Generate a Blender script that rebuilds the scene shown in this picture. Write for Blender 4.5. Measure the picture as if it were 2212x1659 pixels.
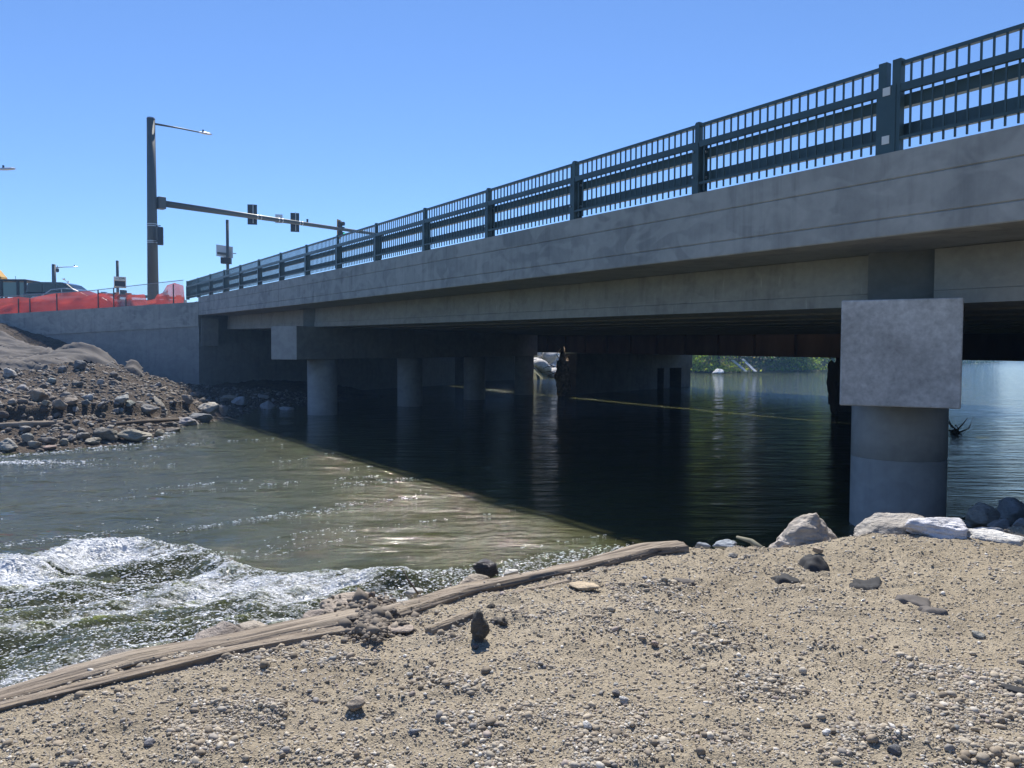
import bpy, math, random
import numpy as np
from mathutils import Vector, Matrix
R = math.radians
sc = bpy.context.scene
for o in list(bpy.data.objects): bpy.data.objects.remove(o)
col = sc.collection
rng = np.random.default_rng(7); random.seed(7)

# ------------------------------------------------------------------ camera, sky, sun, exposure
CAMZ = 2.45; PIT = .037; ROLL = .0045; F = 1660.; CX = 1106.; CY = 829.5
cam = bpy.data.cameras.new('camera'); co = bpy.data.objects.new('camera', cam); col.objects.link(co)
cam.sensor_width = 36; cam.lens = 36 * F / 2212; cam.clip_end = 5000; cam.clip_start = .05
co.matrix_world = Matrix.Translation((0, 0, CAMZ)) @ Matrix.Rotation(R(90) - PIT, 4, 'X') @ Matrix.Rotation(ROLL, 4, 'Z')
sc.camera = co
SUN_AZ, SUN_EL = R(-5), R(55)
w = bpy.data.worlds.new('World'); sc.world = w; w.use_nodes = True
nt = w.node_tree; bg = nt.nodes['Background']
sky = nt.nodes.new('ShaderNodeTexSky'); sky.sky_type = 'NISHITA'; sky.sun_disc = False
sky.sun_elevation = SUN_EL; sky.sun_rotation = SUN_AZ; sky.altitude = 1500; sky.air_density = 1.0; sky.dust_density = 0.0; sky.ozone_density = 3.6
tn = nt.nodes.new('ShaderNodeMixRGB'); tn.blend_type = 'MULTIPLY'; tn.inputs[0].default_value = 1; tn.inputs[2].default_value = (.80, .95, 1.16, 1)   # camera white balance
nt.links.new(sky.outputs[0], tn.inputs[1]); nt.links.new(tn.outputs[0], bg.inputs[0]); bg.inputs[1].default_value = .094
sl = bpy.data.lights.new('sun', 'SUN'); sl.energy = 4.6; sl.angle = R(1.2); sl.color = (1, .95, .87)
so = bpy.data.objects.new('sun', sl); col.objects.link(so)
sd = Vector((math.sin(SUN_AZ) * math.cos(SUN_EL), math.cos(SUN_AZ) * math.cos(SUN_EL), math.sin(SUN_EL)))
so.rotation_euler = sd.to_track_quat('Z', 'Y').to_euler(); so.location = sd * 100
sc.view_settings.view_transform = 'Standard'; sc.view_settings.look = 'None'; sc.view_settings.exposure = .56; sc.view_settings.gamma = 1
sc.cycles.max_bounces = 7; sc.cycles.transparent_max_bounces = 12; sc.cycles.caustics_reflective = False; sc.cycles.caustics_refractive = False

# ------------------------------------------------------------------ helpers
_cr, _sr, _c, _s = math.cos(ROLL), math.sin(ROLL), math.cos(PIT), math.sin(PIT)
def at(px, py, Y=None, z=None):
    """world point seen at a place of the (2212 wide) photograph, at depth Y or height z"""
    x = px - CX; y = CY - py
    X = (x * _cr - y * _sr) / F; U = (x * _sr + y * _cr) / F
    dx, dy, dz = X, _c + U * _s, U * _c - _s
    t = (z - CAMZ) / dz if z is not None else Y / dy
    return np.array([dx * t, dy * t, CAMZ + dz * t])

def tag(o, label=None, cat=None, group=None, kind=None):
    if label: o['label'] = label
    if cat: o['category'] = cat
    if group: o['group'] = group
    if kind: o['kind'] = kind
    return o
def thing(name, loc, label, cat, group=None):
    o = bpy.data.objects.new(name, None); o.location = loc; o.empty_display_size = .2; col.objects.link(o)
    return tag(o, label, cat, group)
def link(name, me, mat, parent=None):
    o = bpy.data.objects.new(name, me); col.objects.link(o)
    if mat: me.materials.append(mat)
    if parent is not None: o.parent = parent
    return o
def root_loc(p):
    v = np.zeros(3)
    while p is not None:
        v += np.array(p.location); p = p.parent
    return v
def npmesh(name, V, Fc, smooth=False):
    me = bpy.data.meshes.new(name)
    V = np.asarray(V, dtype=np.float32)
    if isinstance(Fc, np.ndarray):
        nf, k = Fc.shape
        me.vertices.add(len(V)); me.vertices.foreach_set('co', V.ravel())
        me.loops.add(nf * k); me.loops.foreach_set('vertex_index', Fc.astype(np.int32).ravel())
        me.polygons.add(nf); me.polygons.foreach_set('loop_start', np.arange(0, nf * k, k, dtype=np.int32))
        me.polygons.foreach_set('loop_total', np.full(nf, k, dtype=np.int32))
        me.update(calc_edges=True)
    else:
        me.from_pydata([tuple(map(float, v)) for v in V], [], Fc)
    if smooth: me.polygons.foreach_set('use_smooth', np.ones(len(me.polygons), dtype=bool))
    me.update()
    return me
class MB:
    def __init__(s): s.V = []; s.F = []
    def add(s, V, Fc):
        b = len(s.V); s.V += [np.asarray(v, float) for v in V]; s.F += [[i + b for i in f] for f in Fc]; return s
    def hexa(s, P):   # 8 points: bottom 4 ccw, top 4 ccw
        return s.add(P, [[3, 2, 1, 0], [4, 5, 6, 7], [0, 1, 5, 4], [1, 2, 6, 5], [2, 3, 7, 6], [3, 0, 4, 7]])
    def box(s, c, size, rz=0, T=None):
        a, b, h = [x / 2 for x in size]; P = []
        for k in (-h, h):
            for x, y in ((-a, -b), (a, -b), (a, b), (-a, b)):
                P.append(np.array([c[0] + x * math.cos(rz) - y * math.sin(rz), c[1] + x * math.sin(rz) + y * math.cos(rz), c[2] + k]))
        if T: P = [T(*p) for p in P]
        return s.hexa(P)
    def beam(s, p0, p1, wd, ht, up=(0, 0, 1)):
        p0, p1, up = map(lambda q: np.asarray(q, float), (p0, p1, up)); d = p1 - p0; d /= np.linalg.norm(d)
        sd_ = np.cross(d, up); sd_ /= np.linalg.norm(sd_); u = np.cross(sd_, d)
        P = []
        for p in (p0, p1):
            for a, b in ((-1, -1), (1, -1), (1, 1), (-1, 1)): P.append(p + sd_ * a * wd / 2 + u * b * ht / 2)
        return s.add(P, [[0, 1, 2, 3][::-1], [4, 5, 6, 7], [0, 1, 5, 4], [1, 2, 6, 5], [2, 3, 7, 6], [3, 0, 4, 7]])
    def tube(s, pts, rad, n=8, cap=True):
        pts = [np.asarray(p, float) for p in pts]
        if not hasattr(rad, '__len__'): rad = [rad] * len(pts)
        b = len(s.V); prev = None
        for i, p in enumerate(pts):
            d = pts[min(i + 1, len(pts) - 1)] - pts[max(i - 1, 0)]; d /= (np.linalg.norm(d) + 1e-9)
            ref = np.array([0, 0, 1.]) if abs(d[2]) < .9 else np.array([1., 0, 0])
            a = np.cross(d, ref); a /= np.linalg.norm(a); c = np.cross(d, a)
            for k in range(n):
                t = 2 * math.pi * k / n; s.V.append(p + (a * math.cos(t) + c * math.sin(t)) * rad[i])
        for i in range(len(pts) - 1):
            for k in range(n):
                q = b + i * n + k; q2 = b + i * n + (k + 1) % n; s.F.append([q, q2, q2 + n, q + n])
        if cap:
            s.F.append([b + k for k in range(n)][::-1]); s.F.append([b + (len(pts) - 1) * n + k for k in range(n)])
        return s
    def loft(s, secs, closed=True, caps=True):
        b = len(s.V); m = len(secs[0])
        for q in secs: s.V += [np.asarray(p, float) for p in q]
        for i in range(len(secs) - 1):
            for k in range(m if closed else m - 1):
                a = b + i * m + k; c = b + i * m + (k + 1) % m; s.F.append([a, c, c + m, a + m])
        if caps and closed: s.F.append([b + k for k in range(m)][::-1]); s.F.append([b + (len(secs) - 1) * m + k for k in range(m)])
        return s
    def build(s, name, mat, parent=None, smooth=False, bevel=0):
        off = root_loc(parent)
        me = npmesh(name, [v - off for v in s.V], s.F, smooth)
        import bmesh
        bm = bmesh.new(); bm.from_mesh(me); bmesh.ops.recalc_face_normals(bm, faces=bm.faces)
        if bevel: bmesh.ops.bevel(bm, geom=[e for e in bm.edges if len(e.link_faces) == 2 and e.calc_face_angle(0) > .5], offset=bevel, segments=2, affect='EDGES', profile=.5)
        bm.to_mesh(me); bm.free()
        return link(name, me, mat, parent)

def _h(ix, iy, iz, seed):
    n = (ix * 374761393 + iy * 668265263 + iz * 2147483647 + seed * 1274126177) & 0xffffffff
    n = ((n ^ (n >> 13)) * 1274126177) & 0xffffffff
    n = ((n ^ (n >> 16)) * 2246822519) & 0xffffffff
    return ((n ^ (n >> 15)) & 0xffffff) / float(0xffffff)
def vn(x, y, z=None, seed=0):
    x = np.asarray(x, float); y = np.asarray(y, float); z = np.zeros_like(x) if z is None else np.asarray(z, float)
    fx, fy, fz = np.floor(x), np.floor(y), np.floor(z); ix, iy, iz = fx.astype(np.int64), fy.astype(np.int64), fz.astype(np.int64)
    u, v, t = x - fx, y - fy, z - fz; u = u * u * (3 - 2 * u); v = v * v * (3 - 2 * v); t = t * t * (3 - 2 * t)
    r = 0
    for a in (0, 1):
        for b in (0, 1):
            for c in ((0, 1) if np.any(t) else (0,)):
                r = r + _h(ix + a, iy + b, iz + c, seed) * (u if a else 1 - u) * (v if b else 1 - v) * (t if c else 1 - t)
    return r * 2 - 1
def fbm(x, y, z=None, seed=0, oct=4, gain=.5):
    r = 0; a = 1.; f = 1.
    for i in range(oct):
        r = r + a * vn(np.asarray(x) * f + 17.3 * i, np.asarray(y) * f - 9.1 * i, None if z is None else np.asarray(z) * f, seed + i); a *= gain; f *= 2.03
    return r
def axis(lo, flo, fhi, hi, st, g=1.12, mx=1e9):
    c = list(np.arange(flo, fhi + st / 2, st)); s_ = st; x = c[-1]
    while x < hi: s_ = min(s_ * g, mx); x += s_; c.append(x)
    s_ = st; x = c[0]; l = []
    while x > lo: s_ = min(s_ * g, mx); x -= s_; l.append(x)
    return np.array(l[::-1] + c)
def gridmesh(name, xs, ys, zf, smooth=True, keep=None):
    X, Y = np.meshgrid(xs, ys); x, y = X.ravel(), Y.ravel(); z = zf(x, y)
    nx, ny = len(xs), len(ys); i = (np.arange(ny - 1)[:, None] * nx + np.arange(nx - 1)[None]).ravel()
    Fc = np.stack([i, i + 1, i + nx + 1, i + nx], 1)
    if keep is not None:
        k = keep(x, y); Fc = Fc[k[Fc].all(1)]
        used = np.zeros(len(x), bool); used[Fc.ravel()] = True; mp = np.cumsum(used) - 1
        x, y, z = x[used], y[used], z[used]; Fc = mp[Fc]
    return npmesh(name, np.stack([x, y, z], 1), Fc, smooth), x, y, z
def polydist(x, y, P):
    """unsigned distance to polyline and the nearest parameter side sign (+ = left of direction)"""
    P = np.asarray(P, float); best = np.full(x.shape, 1e18); sg = np.ones(x.shape)
    for a, b in zip(P[:-1], P[1:]):
        d = b - a; L2 = d @ d; t = np.clip(((x - a[0]) * d[0] + (y - a[1]) * d[1]) / L2, 0, 1)
        ex = x - a[0] - t * d[0]; ey = y - a[1] - t * d[1]; q = ex * ex + ey * ey
        m = q < best - 1e-9; best = np.where(m, q, best); cr = d[0] * (y - a[1]) - d[1] * (x - a[0]); sg = np.where(m, np.sign(cr), sg)
    return np.sqrt(best), sg
def inpoly(x, y, P):
    r = np.zeros(x.shape, bool); n = len(P)
    for i in range(n):
        x0, y0 = P[i]; x1, y1 = P[(i + 1) % n]
        if y0 == y1: continue
        c = ((y0 > y) != (y1 > y)) & (x < (x1 - x0) * (y - y0) / (y1 - y0) + x0); r ^= c
    return r
def sstep(a, b, x): t = np.clip((x - a) / (b - a), 0, 1); return t * t * (3 - 2 * t)
def attr(me, name, v):
    a = me.attributes.new(name, 'FLOAT', 'POINT'); a.data.foreach_set('value', np.asarray(v, np.float32))

# ------------------------------------------------------------------ materials
def M(name, color=(.5, .5, .5), rough=.7, metal=0., **kw):
    m = bpy.data.materials.new(name); m.use_nodes = True; b = m.node_tree.nodes['Principled BSDF']
    b.inputs['Base Color'].default_value = (*color, 1); b.inputs['Roughness'].default_value = rough; b.inputs['Metallic'].default_value = metal
    for k, v in kw.items(): b.inputs[k.replace('_', ' ')].default_value = v
    return m
class NT:
    def __init__(s, m): s.t = m.node_tree; s.b = s.t.nodes['Principled BSDF']
    def n(s, ty, **kw):
        q = s.t.nodes.new('ShaderNode' + ty)
        for k, v in kw.items():
            if k in q.inputs.keys() or k.replace('_', ' ') in q.inputs.keys(): q.inputs[k.replace('_', ' ') if k not in q.inputs.keys() else k].default_value = v
            else: setattr(q, k, v)
        return q
    def l(s, a, b): s.t.links.new(a, b)
    def noise(s, vec, scale, detail=4, rough=.55, dist=0.):
        q = s.n('TexNoise'); q.inputs['Scale'].default_value = scale; q.inputs['Detail'].default_value = detail; q.inputs['Roughness'].default_value = rough; q.inputs['Distortion'].default_value = dist
        if vec is not None: s.l(vec, q.inputs['Vector'])
        return q.outputs['Fac']
    def ramp(s, fac, stops):
        q = s.n('ValToRGB'); e = q.color_ramp.elements
        while len(e) < len(stops): e.new(.5)
        for i, (p, c) in enumerate(stops):
            e[i].position = p; e[i].color = (*c, 1) if hasattr(c, '__len__') else (c, c, c, 1)
        s.l(fac, q.inputs['Fac']); return q.outputs['Color']
    def mapping(s, vec, scale=(1, 1, 1), rot=(0, 0, 0)):
        q = s.n('Mapping'); q.inputs['Scale'].default_value = scale; q.inputs['Rotation'].default_value = rot; s.l(vec, q.inputs['Vector']); return q.outputs['Vector']
    def mix(s, fac, a, b, mode='MIX'):
        q = s.n('MixRGB'); q.blend_type = mode
        for i, v in ((0, fac), (1, a), (2, b)):
            if hasattr(v, 'is_linked'): s.l(v, q.inputs[i])
            elif hasattr(v, '__len__'): q.inputs[i].default_value = (*v, 1)
            else: q.inputs[i].default_value = v if i == 0 else (v, v, v, 1)
        return q.outputs[0]
    def math(s, op, a, b=0., c=0., clamp=False):
        q = s.n('Math'); q.operation = op; q.use_clamp = clamp
        for i, v in enumerate((a, b, c)):
            if hasattr(v, 'is_linked'): s.l(v, q.inputs[i])
            else: q.inputs[i].default_value = v
        return q.outputs[0]
    def bump(s, h, strength=.3, dist=.02, prev=None):
        q = s.n('Bump'); q.inputs['Distance'].default_value = dist
        if hasattr(strength, 'is_linked'): s.l(strength, q.inputs['Strength'])
        else: q.inputs['Strength'].default_value = strength
        s.l(h, q.inputs['Height'])
        if prev is not None: s.l(prev, q.inputs['Normal'])
        return q.outputs[0]
    def pos(s): return s.n('NewGeometry').outputs['Position']

def concrete(name, c0, c1, rough=.85, streak=.5, scale=1.0, white=0., pw=.3, mot=.35):
    m = M(name, c0, rough); t = NT(m); p = t.pos()
    a = t.noise(p, .55 * scale, 5, .6, .6); b = t.noise(p, 7 * scale, 5, .6)
    base = t.mix(t.ramp(a, [(.36, 0.), (.62, 1.)]), c0, c1)
    st = t.noise(t.mapping(p, (2.6, 2.6, .22)), 1.6, 4, .6)
    base = t.mix(t.math('MULTIPLY', t.ramp(st, [(.5, 0.), (.75, 1.)]), streak), base, [x * .72 for x in c0])
    patch = t.noise(t.mapping(p, (1, 1, 1.6)), 1.35, 2, .45, 1.2)
    base = t.mix(t.math('MULTIPLY', t.ramp(patch, [(.47, 0.), (.56, 1.)]), pw), base, [x * 1.22 for x in c1])
    if white:
        ws = t.noise(t.mapping(p, (5, 5, .5)), 3.1, 3, .6)
        base = t.mix(t.math('MULTIPLY', t.ramp(ws, [(.66, 0.), (.74, 1.)]), white), base, (.62, .62, .6))
    base = t.mix(mot, base, t.ramp(b, [(.2, .55), (.8, 1.25)]), 'MULTIPLY')
    t.l(base, t.b.inputs['Base Color']); t.l(t.bump(t.noise(p, 30, 6, .65), .25, .01), t.b.inputs['Normal'])
    return m
m_conc = concrete('fresh_concrete', (.29, .29, .275), (.40, .39, .36), .85, .8, .8, .12, .42)
m_girder = concrete('girder_concrete', (.31, .31, .295), (.37, .37, .35), .8, .7, 1.4, .5)
m_cap = concrete('cap_concrete', (.38, .37, .36), (.60, .59, .58), .85, .25, 2.2, .55, .05, .8)
m_column = concrete('column_concrete', (.30, .30, .29), (.37, .365, .35), .8, .4, .8)
m_wall = concrete('wall_concrete', (.27, .275, .27), (.32, .32, .31), .85, .6, .7)
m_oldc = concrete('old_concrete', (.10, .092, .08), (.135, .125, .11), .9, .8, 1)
m_brown = M('weathering_steel', (.10, .06, .042), .8, .1); t = NT(m_brown)
t.l(t.ramp(t.noise(t.mapping(t.pos(), (1, 1, .3)), 1.5, 5), [(.3, (.07, .04, .03)), (.7, (.13, .08, .055))]), t.b.inputs['Base Color'])
m_rail = M('painted_steel', (.045, .085, .092), .42, .25); t = NT(m_rail)
t.l(t.ramp(t.noise(t.pos(), 3, 4), [(.3, (.04, .072, .078)), (.7, (.055, .098, .105))]), t.b.inputs['Base Color'])
t.l(t.ramp(t.noise(t.pos(), 9, 4), [(.3, .34), (.7, .5)]), t.b.inputs['Roughness'])
m_pole = M('dark_bronze_pole', (.085, .09, .085), .5, .3)
m_galv = M('galvanised_steel', (.5, .51, .52), .42, .8)
m_black = M('black_plastic', (.015, .015, .017), .5)
m_white = M('white_plate', (.75, .75, .72), .5)
m_alu = M('sign_aluminium', (.55, .57, .6), .4, .5)
m_yellow = M('yellow_paint', (.65, .36, .03), .45)
m_glass = M('dark_glass', (.02, .03, .035), .05, 0, IOR=1.5)
m_cabglass = M('cab_glass', (.12, .2, .19), .06); 
m_suv = M('dark_car_paint', (.018, .022, .03), .22, .3, Coat_Weight=.6)
m_tan = M('silver_car_paint', (.32, .32, .33), .28, .7, Coat_Weight=.6)
m_tyre = M('tyre_rubber', (.02, .02, .02), .9)
m_orange = M('orange_plastic', (.75, .17, .03), .5)
m_lens = M('green_lens', (.01, .25, .14), .3); NT(m_lens).b.inputs['Emission Color'].default_value = (.1, 1, .6, 1); NT(m_lens).b.inputs['Emission Strength'].default_value = .5
m_net = M('orange_mesh', (.62, .07, .045), .7); t = NT(m_net)
tr = t.n('BsdfTransparent'); tl = t.n('BsdfTranslucent'); tl.inputs[0].default_value = (.6, .09, .06, 1)
mx = t.n('MixShader'); mx.inputs[0].default_value = .5; t.l(t.b.outputs[0], mx.inputs[1]); t.l(tl.outputs[0], mx.inputs[2])
mx2 = t.n('MixShader'); t.l(t.ramp(t.noise(t.pos(), 1.2, 3), [(.3, .58), (.7, .85)]), mx2.inputs[0]); t.l(tr.outputs[0], mx2.inputs[1]); t.l(mx.outputs[0], mx2.inputs[2])
t.l(mx2.outputs[0], t.t.nodes['Material Output'].inputs[0])
m_chain = M('chain_link', (.42, .43, .45), .5, .5); t = NT(m_chain)
tr = t.n('BsdfTransparent'); mx2 = t.n('MixShader'); mx2.inputs[0].default_value = .16; t.l(tr.outputs[0], mx2.inputs[1]); t.l(t.b.outputs[0], mx2.inputs[2]); t.l(mx2.outputs[0], t.t.nodes['Material Output'].inputs[0])
m_fabric = M('geotextile', (.17, .155, .15), .95); t = NT(m_fabric)
t.l(t.ramp(t.noise(t.pos(), 1.3, 5), [(.3, (.10, .09, .082)), (.7, (.155, .14, .128))]), t.b.inputs['Base Color'])
m_cloth = M('black_geotextile', (.03, .031, .034), .85)
def wood(name, c0, c1, direction):
    m = M(name, c0, .85); t = NT(m); p = t.mapping(t.pos(), (1, 1, 1), (0, 0, -direction)); q = t.mapping(p, (.7, 16, 16))
    n = t.noise(q, 1.6, 6, .65, .4); base = t.ramp(n, [(.30, [x * .2 for x in c0]), (.44, c0), (.72, c1)])
    base = t.mix(t.ramp(t.noise(p, 1.3, 3), [(.45, 0.), (.7, .55)]), base, (.42, .36, .27))
    t.l(base, t.b.inputs['Base Color']); t.l(t.bump(n, 1., .03), t.b.inputs['Normal']); return m
m_log = wood('weathered_timber', (.23, .185, .14), (.40, .335, .26), math.atan2(2.75, 3.77))
m_stick = M('stick_bark', (.22, .21, .15), .9)
m_twig = M('dead_twig', (.1, .075, .055), .9)
m_deb = M('debris_bark', (.3, .22, .15), .95); t = NT(m_deb)
t.l(t.ramp(t.noise(t.pos(), 5, 5), [(.3, (.05, .04, .03)), (.5, (.25, .18, .12)), (.75, (.5, .4, .3))]), t.b.inputs['Base Color'])

def rockmat(name, wet=False):
    m = M(name, (.4, .4, .4), .25 if wet else .85); t = NT(m)
    oc = t.n('ObjectInfo').outputs['Color']; p = t.pos()
    a = t.noise(p, 3.5, 6, .62, .5); b = t.noise(t.mapping(p, (1, 1, 3)), 14, 5, .65)
    c = t.mix(.75, oc, t.ramp(a, [(.28, .5), (.5, 1.), (.72, 1.35)]), 'MULTIPLY')
    c = t.mix(.6, c, t.ramp(b, [(.3, .65), (.7, 1.25)]), 'MULTIPLY')
    c = t.mix(t.ramp(t.noise(p, 2.1, 4, .6), [(.55, 0.), (.68, .5)]), c, (.34, .27, .19))
    t.l(c, t.b.inputs['Base Color'])
    t.l(t.bump(t.noise(p, 55, 6, .7), .5, .006, t.bump(b, 1., .05)), t.b.inputs['Normal']); return m
m_rock = rockmat('rock'); m_wetrock = rockmat('wet_rock', True)

def groundmat(name, c0, c1, c2, fine=1., bumpd=.01):
    m = M(name, c0, .95); t = NT(m); p = t.pos()
    a = t.noise(p, 1.1, 5, .6, .4); b = t.noise(p, 38 * fine, 6, .7); v = t.n('TexVoronoi'); v.inputs['Scale'].default_value = 75 * fine; t.l(p, v.inputs['Vector'])
    c = t.mix(t.ramp(a, [(.35, 0.), (.65, 1.)]), c0, c1); c = t.mix(t.ramp(t.noise(p, .75, 4, .65, .8), [(.52, 0.), (.66, .38)]), c, [x * .78 for x in c2])
    c = t.mix(t.ramp(t.noise(p, 9 * fine, 5, .65), [(.45, 0.), (.7, .6)]), c, c2)
    c = t.mix(.8, c, t.ramp(b, [(.25, .45), (.5, 1.), (.75, 1.4)]), 'MULTIPLY')
    c = t.mix(.5, c, t.ramp(v.outputs['Distance'], [(0., 1.35), (.6, .6)]), 'MULTIPLY')
    t.l(c, t.b.inputs['Base Color'])
    h = t.math('SUBTRACT', t.noise(p, 45 * fine, 6, .72), t.math('MULTIPLY', v.outputs['Distance'], .5))
    t.l(t.bump(h, 1., bumpd), t.b.inputs['Normal']); return m
m_ground = groundmat('sandy_gravel', (.37, .308, .215), (.46, .392, .285), (.26, .215, .15), 1.6, .010)
m_dirt = groundmat('brown_dirt', (.10, .074, .052), (.145, .108, .075), (.05, .037, .027), .22, .12)
m_plateau = groundmat('road_dirt', (.33, .3, .26), (.38, .35, .3), (.28, .25, .22), .1, .02)
m_far = groundmat('grassy_ground', (.10, .12, .05), (.16, .15, .08), (.08, .09, .04), .1, .05)
m_asphalt = M('asphalt', (.06, .06, .06), .9)

# water
m_water = M('river_water', (.05, .052, .024), .035, 0, IOR=1.33); t = NT(m_water)
pos = t.pos(); fo = t.n('Attribute'); fo.attribute_name = 'foam'; ch = t.n('Attribute'); ch.attribute_name = 'chop'
foam = fo.outputs['Fac']; chop = ch.outputs['Fac']
ROTF = -.62
fl = t.mapping(pos, (.45, 1.9, 1), (0, 0, ROTF)); fl2 = t.mapping(pos, (.6, 1.9, 1), (0, 0, ROTF - .15))
n1 = t.noise(fl, 1.3, 3, .5, .6); n2 = t.noise(fl2, 5, 3, .55, .5); n3 = t.noise(fl2, 19, 3, .6, .3); n4 = t.noise(fl2, 60, 2, .6)
ri = t.n('Attribute'); ri.attribute_name = 'rip'; rip = ri.outputs['Fac']
b1 = t.bump(n1, rip, .14)
b2 = t.bump(n2, t.math('ADD', t.math('MULTIPLY', chop, .8), t.math('MULTIPLY', rip, .38)), .06, b1)
b3 = t.bump(n3, t.math('MULTIPLY_ADD', chop, .95, .10), .03, b2)
b4 = t.bump(n4, t.math('MULTIPLY_ADD', chop, .9, .02), .012, b3)
t.l(b4, t.b.inputs['Normal'])
f1 = t.noise(fl2, 7, 6, .68, 1.2); f2 = t.noise(t.mapping(pos, (1, 1, 1)), 34, 5, .75)
ff = t.math('ADD', t.math('MULTIPLY', f1, .65), t.math('MULTIPLY', f2, .35))
fac = t.math('MULTIPLY', t.math('SUBTRACT', t.math('ADD', ff, t.math('MULTIPLY', foam, .55)), .80), 6., 0, True)
body = t.mix(t.ramp(t.noise(fl, .6, 3), [(.35, 0.), (.65, 1.)]), (.048, .052, .021), (.064, .067, .028))
t.l(t.mix(fac, body, (.66, .68, .70)), t.b.inputs['Base Color'])
t.l(t.math('MULTIPLY_ADD', fac, .22, .045), t.b.inputs['Roughness'])
t.l(t.math('SUBTRACT', 1., fac, 0., True), t.b.inputs['Subsurface Weight']); t.b.inputs['Subsurface Radius'].default_value = (.5, .55, .3); t.b.inputs['Subsurface Scale'].default_value = 1.

# ------------------------------------------------------------------ bridge frames
AZ = .58161
D = np.array([-math.sin(AZ), math.cos(AZ)]); N = np.array([math.cos(AZ), math.sin(AZ)])
def B(a, n, z): return np.array([D[0] * a + N[0] * n, D[1] * a + N[1] * n, z])
def zt(a): return 4.75 + .01397 * a + 7e-5 * a * a
def n1(a): return 26.3 + .112 * (a - 17)          # upstream edge of the new bridge
U = np.array([math.sin(R(27)), math.cos(R(27)), 0]); Ex = np.array([math.cos(R(27)), -math.sin(R(27)), 0])   # pier axis
AB0, AB1 = 43.6, -7.4                              # abutments at the near edge
def skew(a0, n): return a0 + .57 * (n - 8.6)
# ------------------------------------------------------------------ terrain
left_river = [(-60, 5), (-40, 8), (-20, 15.5), (-12.8, 19), (-11.2, 28), (-11, 36), (-14, 41.6), tuple(B(skew(43.6, 8.6), 8.6, 0)[:2]), tuple(B(skew(42, 45), 45, 0)[:2]), (6, 100), (24, 111), (45, 125), (75, 158), (120, 230), (224, 358), (420, 700)]
right_river = [(600, 650), (300, 300), (120, 130), (40, 50), (14, 17), (8, 11.8), (3, 8), (-7, -2), (-20, -10), (-60, -20)]
river = left_river + right_river
def far_h(x, y):
    ins = inpoly(x, y, river); dl, _ = polydist(x, y, left_river + [left_river[0]][:0]); dr, _ = polydist(x, y, right_river)
    d = np.minimum(dl, dr)
    h = np.where(ins, -1.4, np.minimum(.55 * d, 1.2 + .12 * d)); h = np.minimum(h, 3.6) + np.where(ins, 0, .15 * fbm(x * .3, y * .3, seed=3))
    low = (x > -8) & (x < 15) & (y > -5) & (y < 15.5) | (x < -5.5) & (x > -44) & (y > 3) & (y < 45) | (x > -44) & (x < 4) & (y > 35) & (y < 80)
    return np.where(low, -1.6, h)
me, _, _, _ = gridmesh('ground', axis(-900, -60, 240, 1500, 2.5, 1.15), axis(-200, -20, 240, 2500, 2.5, 1.15), far_h)
tag(link('ground', me, m_far), kind='structure')

# near gravel bank
edge = [(-16, -9), (-7, -.45)] + [tuple(at(px, py, z=.92)[:2]) for px, py in ((-250, 1548), (0, 1478), (400, 1385), (640, 1335), (860, 1290), (1200, 1222), (1400, 1178), (1490, 1172), (1700, 1172), (1880, 1148), (2060, 1155))] + [(4.9, 7.1), (5.9, 8.0), (8.4, 9.6), (13, 12.4), (20, 17)]
def bank_h(x, y, fine=True):
    d, sg = polydist(x, y, edge); s_ = np.where(sg < 0, d, -d)      # + on land
    z = .90 + .035 * fbm(x * .55, y * .55, seed=11, oct=3) * sstep(0, .6, s_) + .03 * sstep(3.2, 6.5, x + .35 * y - 1) 
    ang = x * .62 + y * .78                                          # shallow ruts that run to the left
    rut = vn((.47 * x + .88 * y) * 2.4, (.88 * x - .47 * y) * .45, seed=5) + .5 * vn((.47 * x + .88 * y) * 5.5, (.88 * x - .47 * y) * 1.1, seed=15)
    z = z + .026 * rut * sstep(.15, .7, s_)
    z = z - .35 * sstep(6.9, 8.6, y) * sstep(3.5, 5, x) + .016 * sstep(.1, .6, fbm(x * 2.6, y * 3.4, seed=81, oct=2))
    z = z + .05 * np.exp(-(((x - at(1900, 1168, z=.92)[0]) / .7) ** 2 + ((y - 6.25) / .35) ** 2))
    z = np.where(s_ < .12, z - np.minimum(1.5, .95 * (.12 - s_) + .5 * np.maximum(0, -s_ - .2)), z)
    if fine: z = z + .017 * fbm(x * 6, y * 8, seed=21, oct=3) * sstep(-.5, .4, rut) + .0075 * fbm(x * 28, y * 28, seed=31, oct=3) * (.5 + sstep(-.3, .5, vn(x * 1.7, y * 1.7, seed=9))) + np.where(s_ < 0, .05 * fbm(x * 3, y * 3, seed=8), 0)
    return z
me, gx, gy, gz = gridmesh('gravel_bank', axis(-14, -3.2, 5.2, 18, .016, 1.1, .4), axis(-6, 2.5, 7.1, 17, .016, 1.1, .4), bank_h)
tag(link('gravel_bank', me, m_ground), kind='structure')

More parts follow.
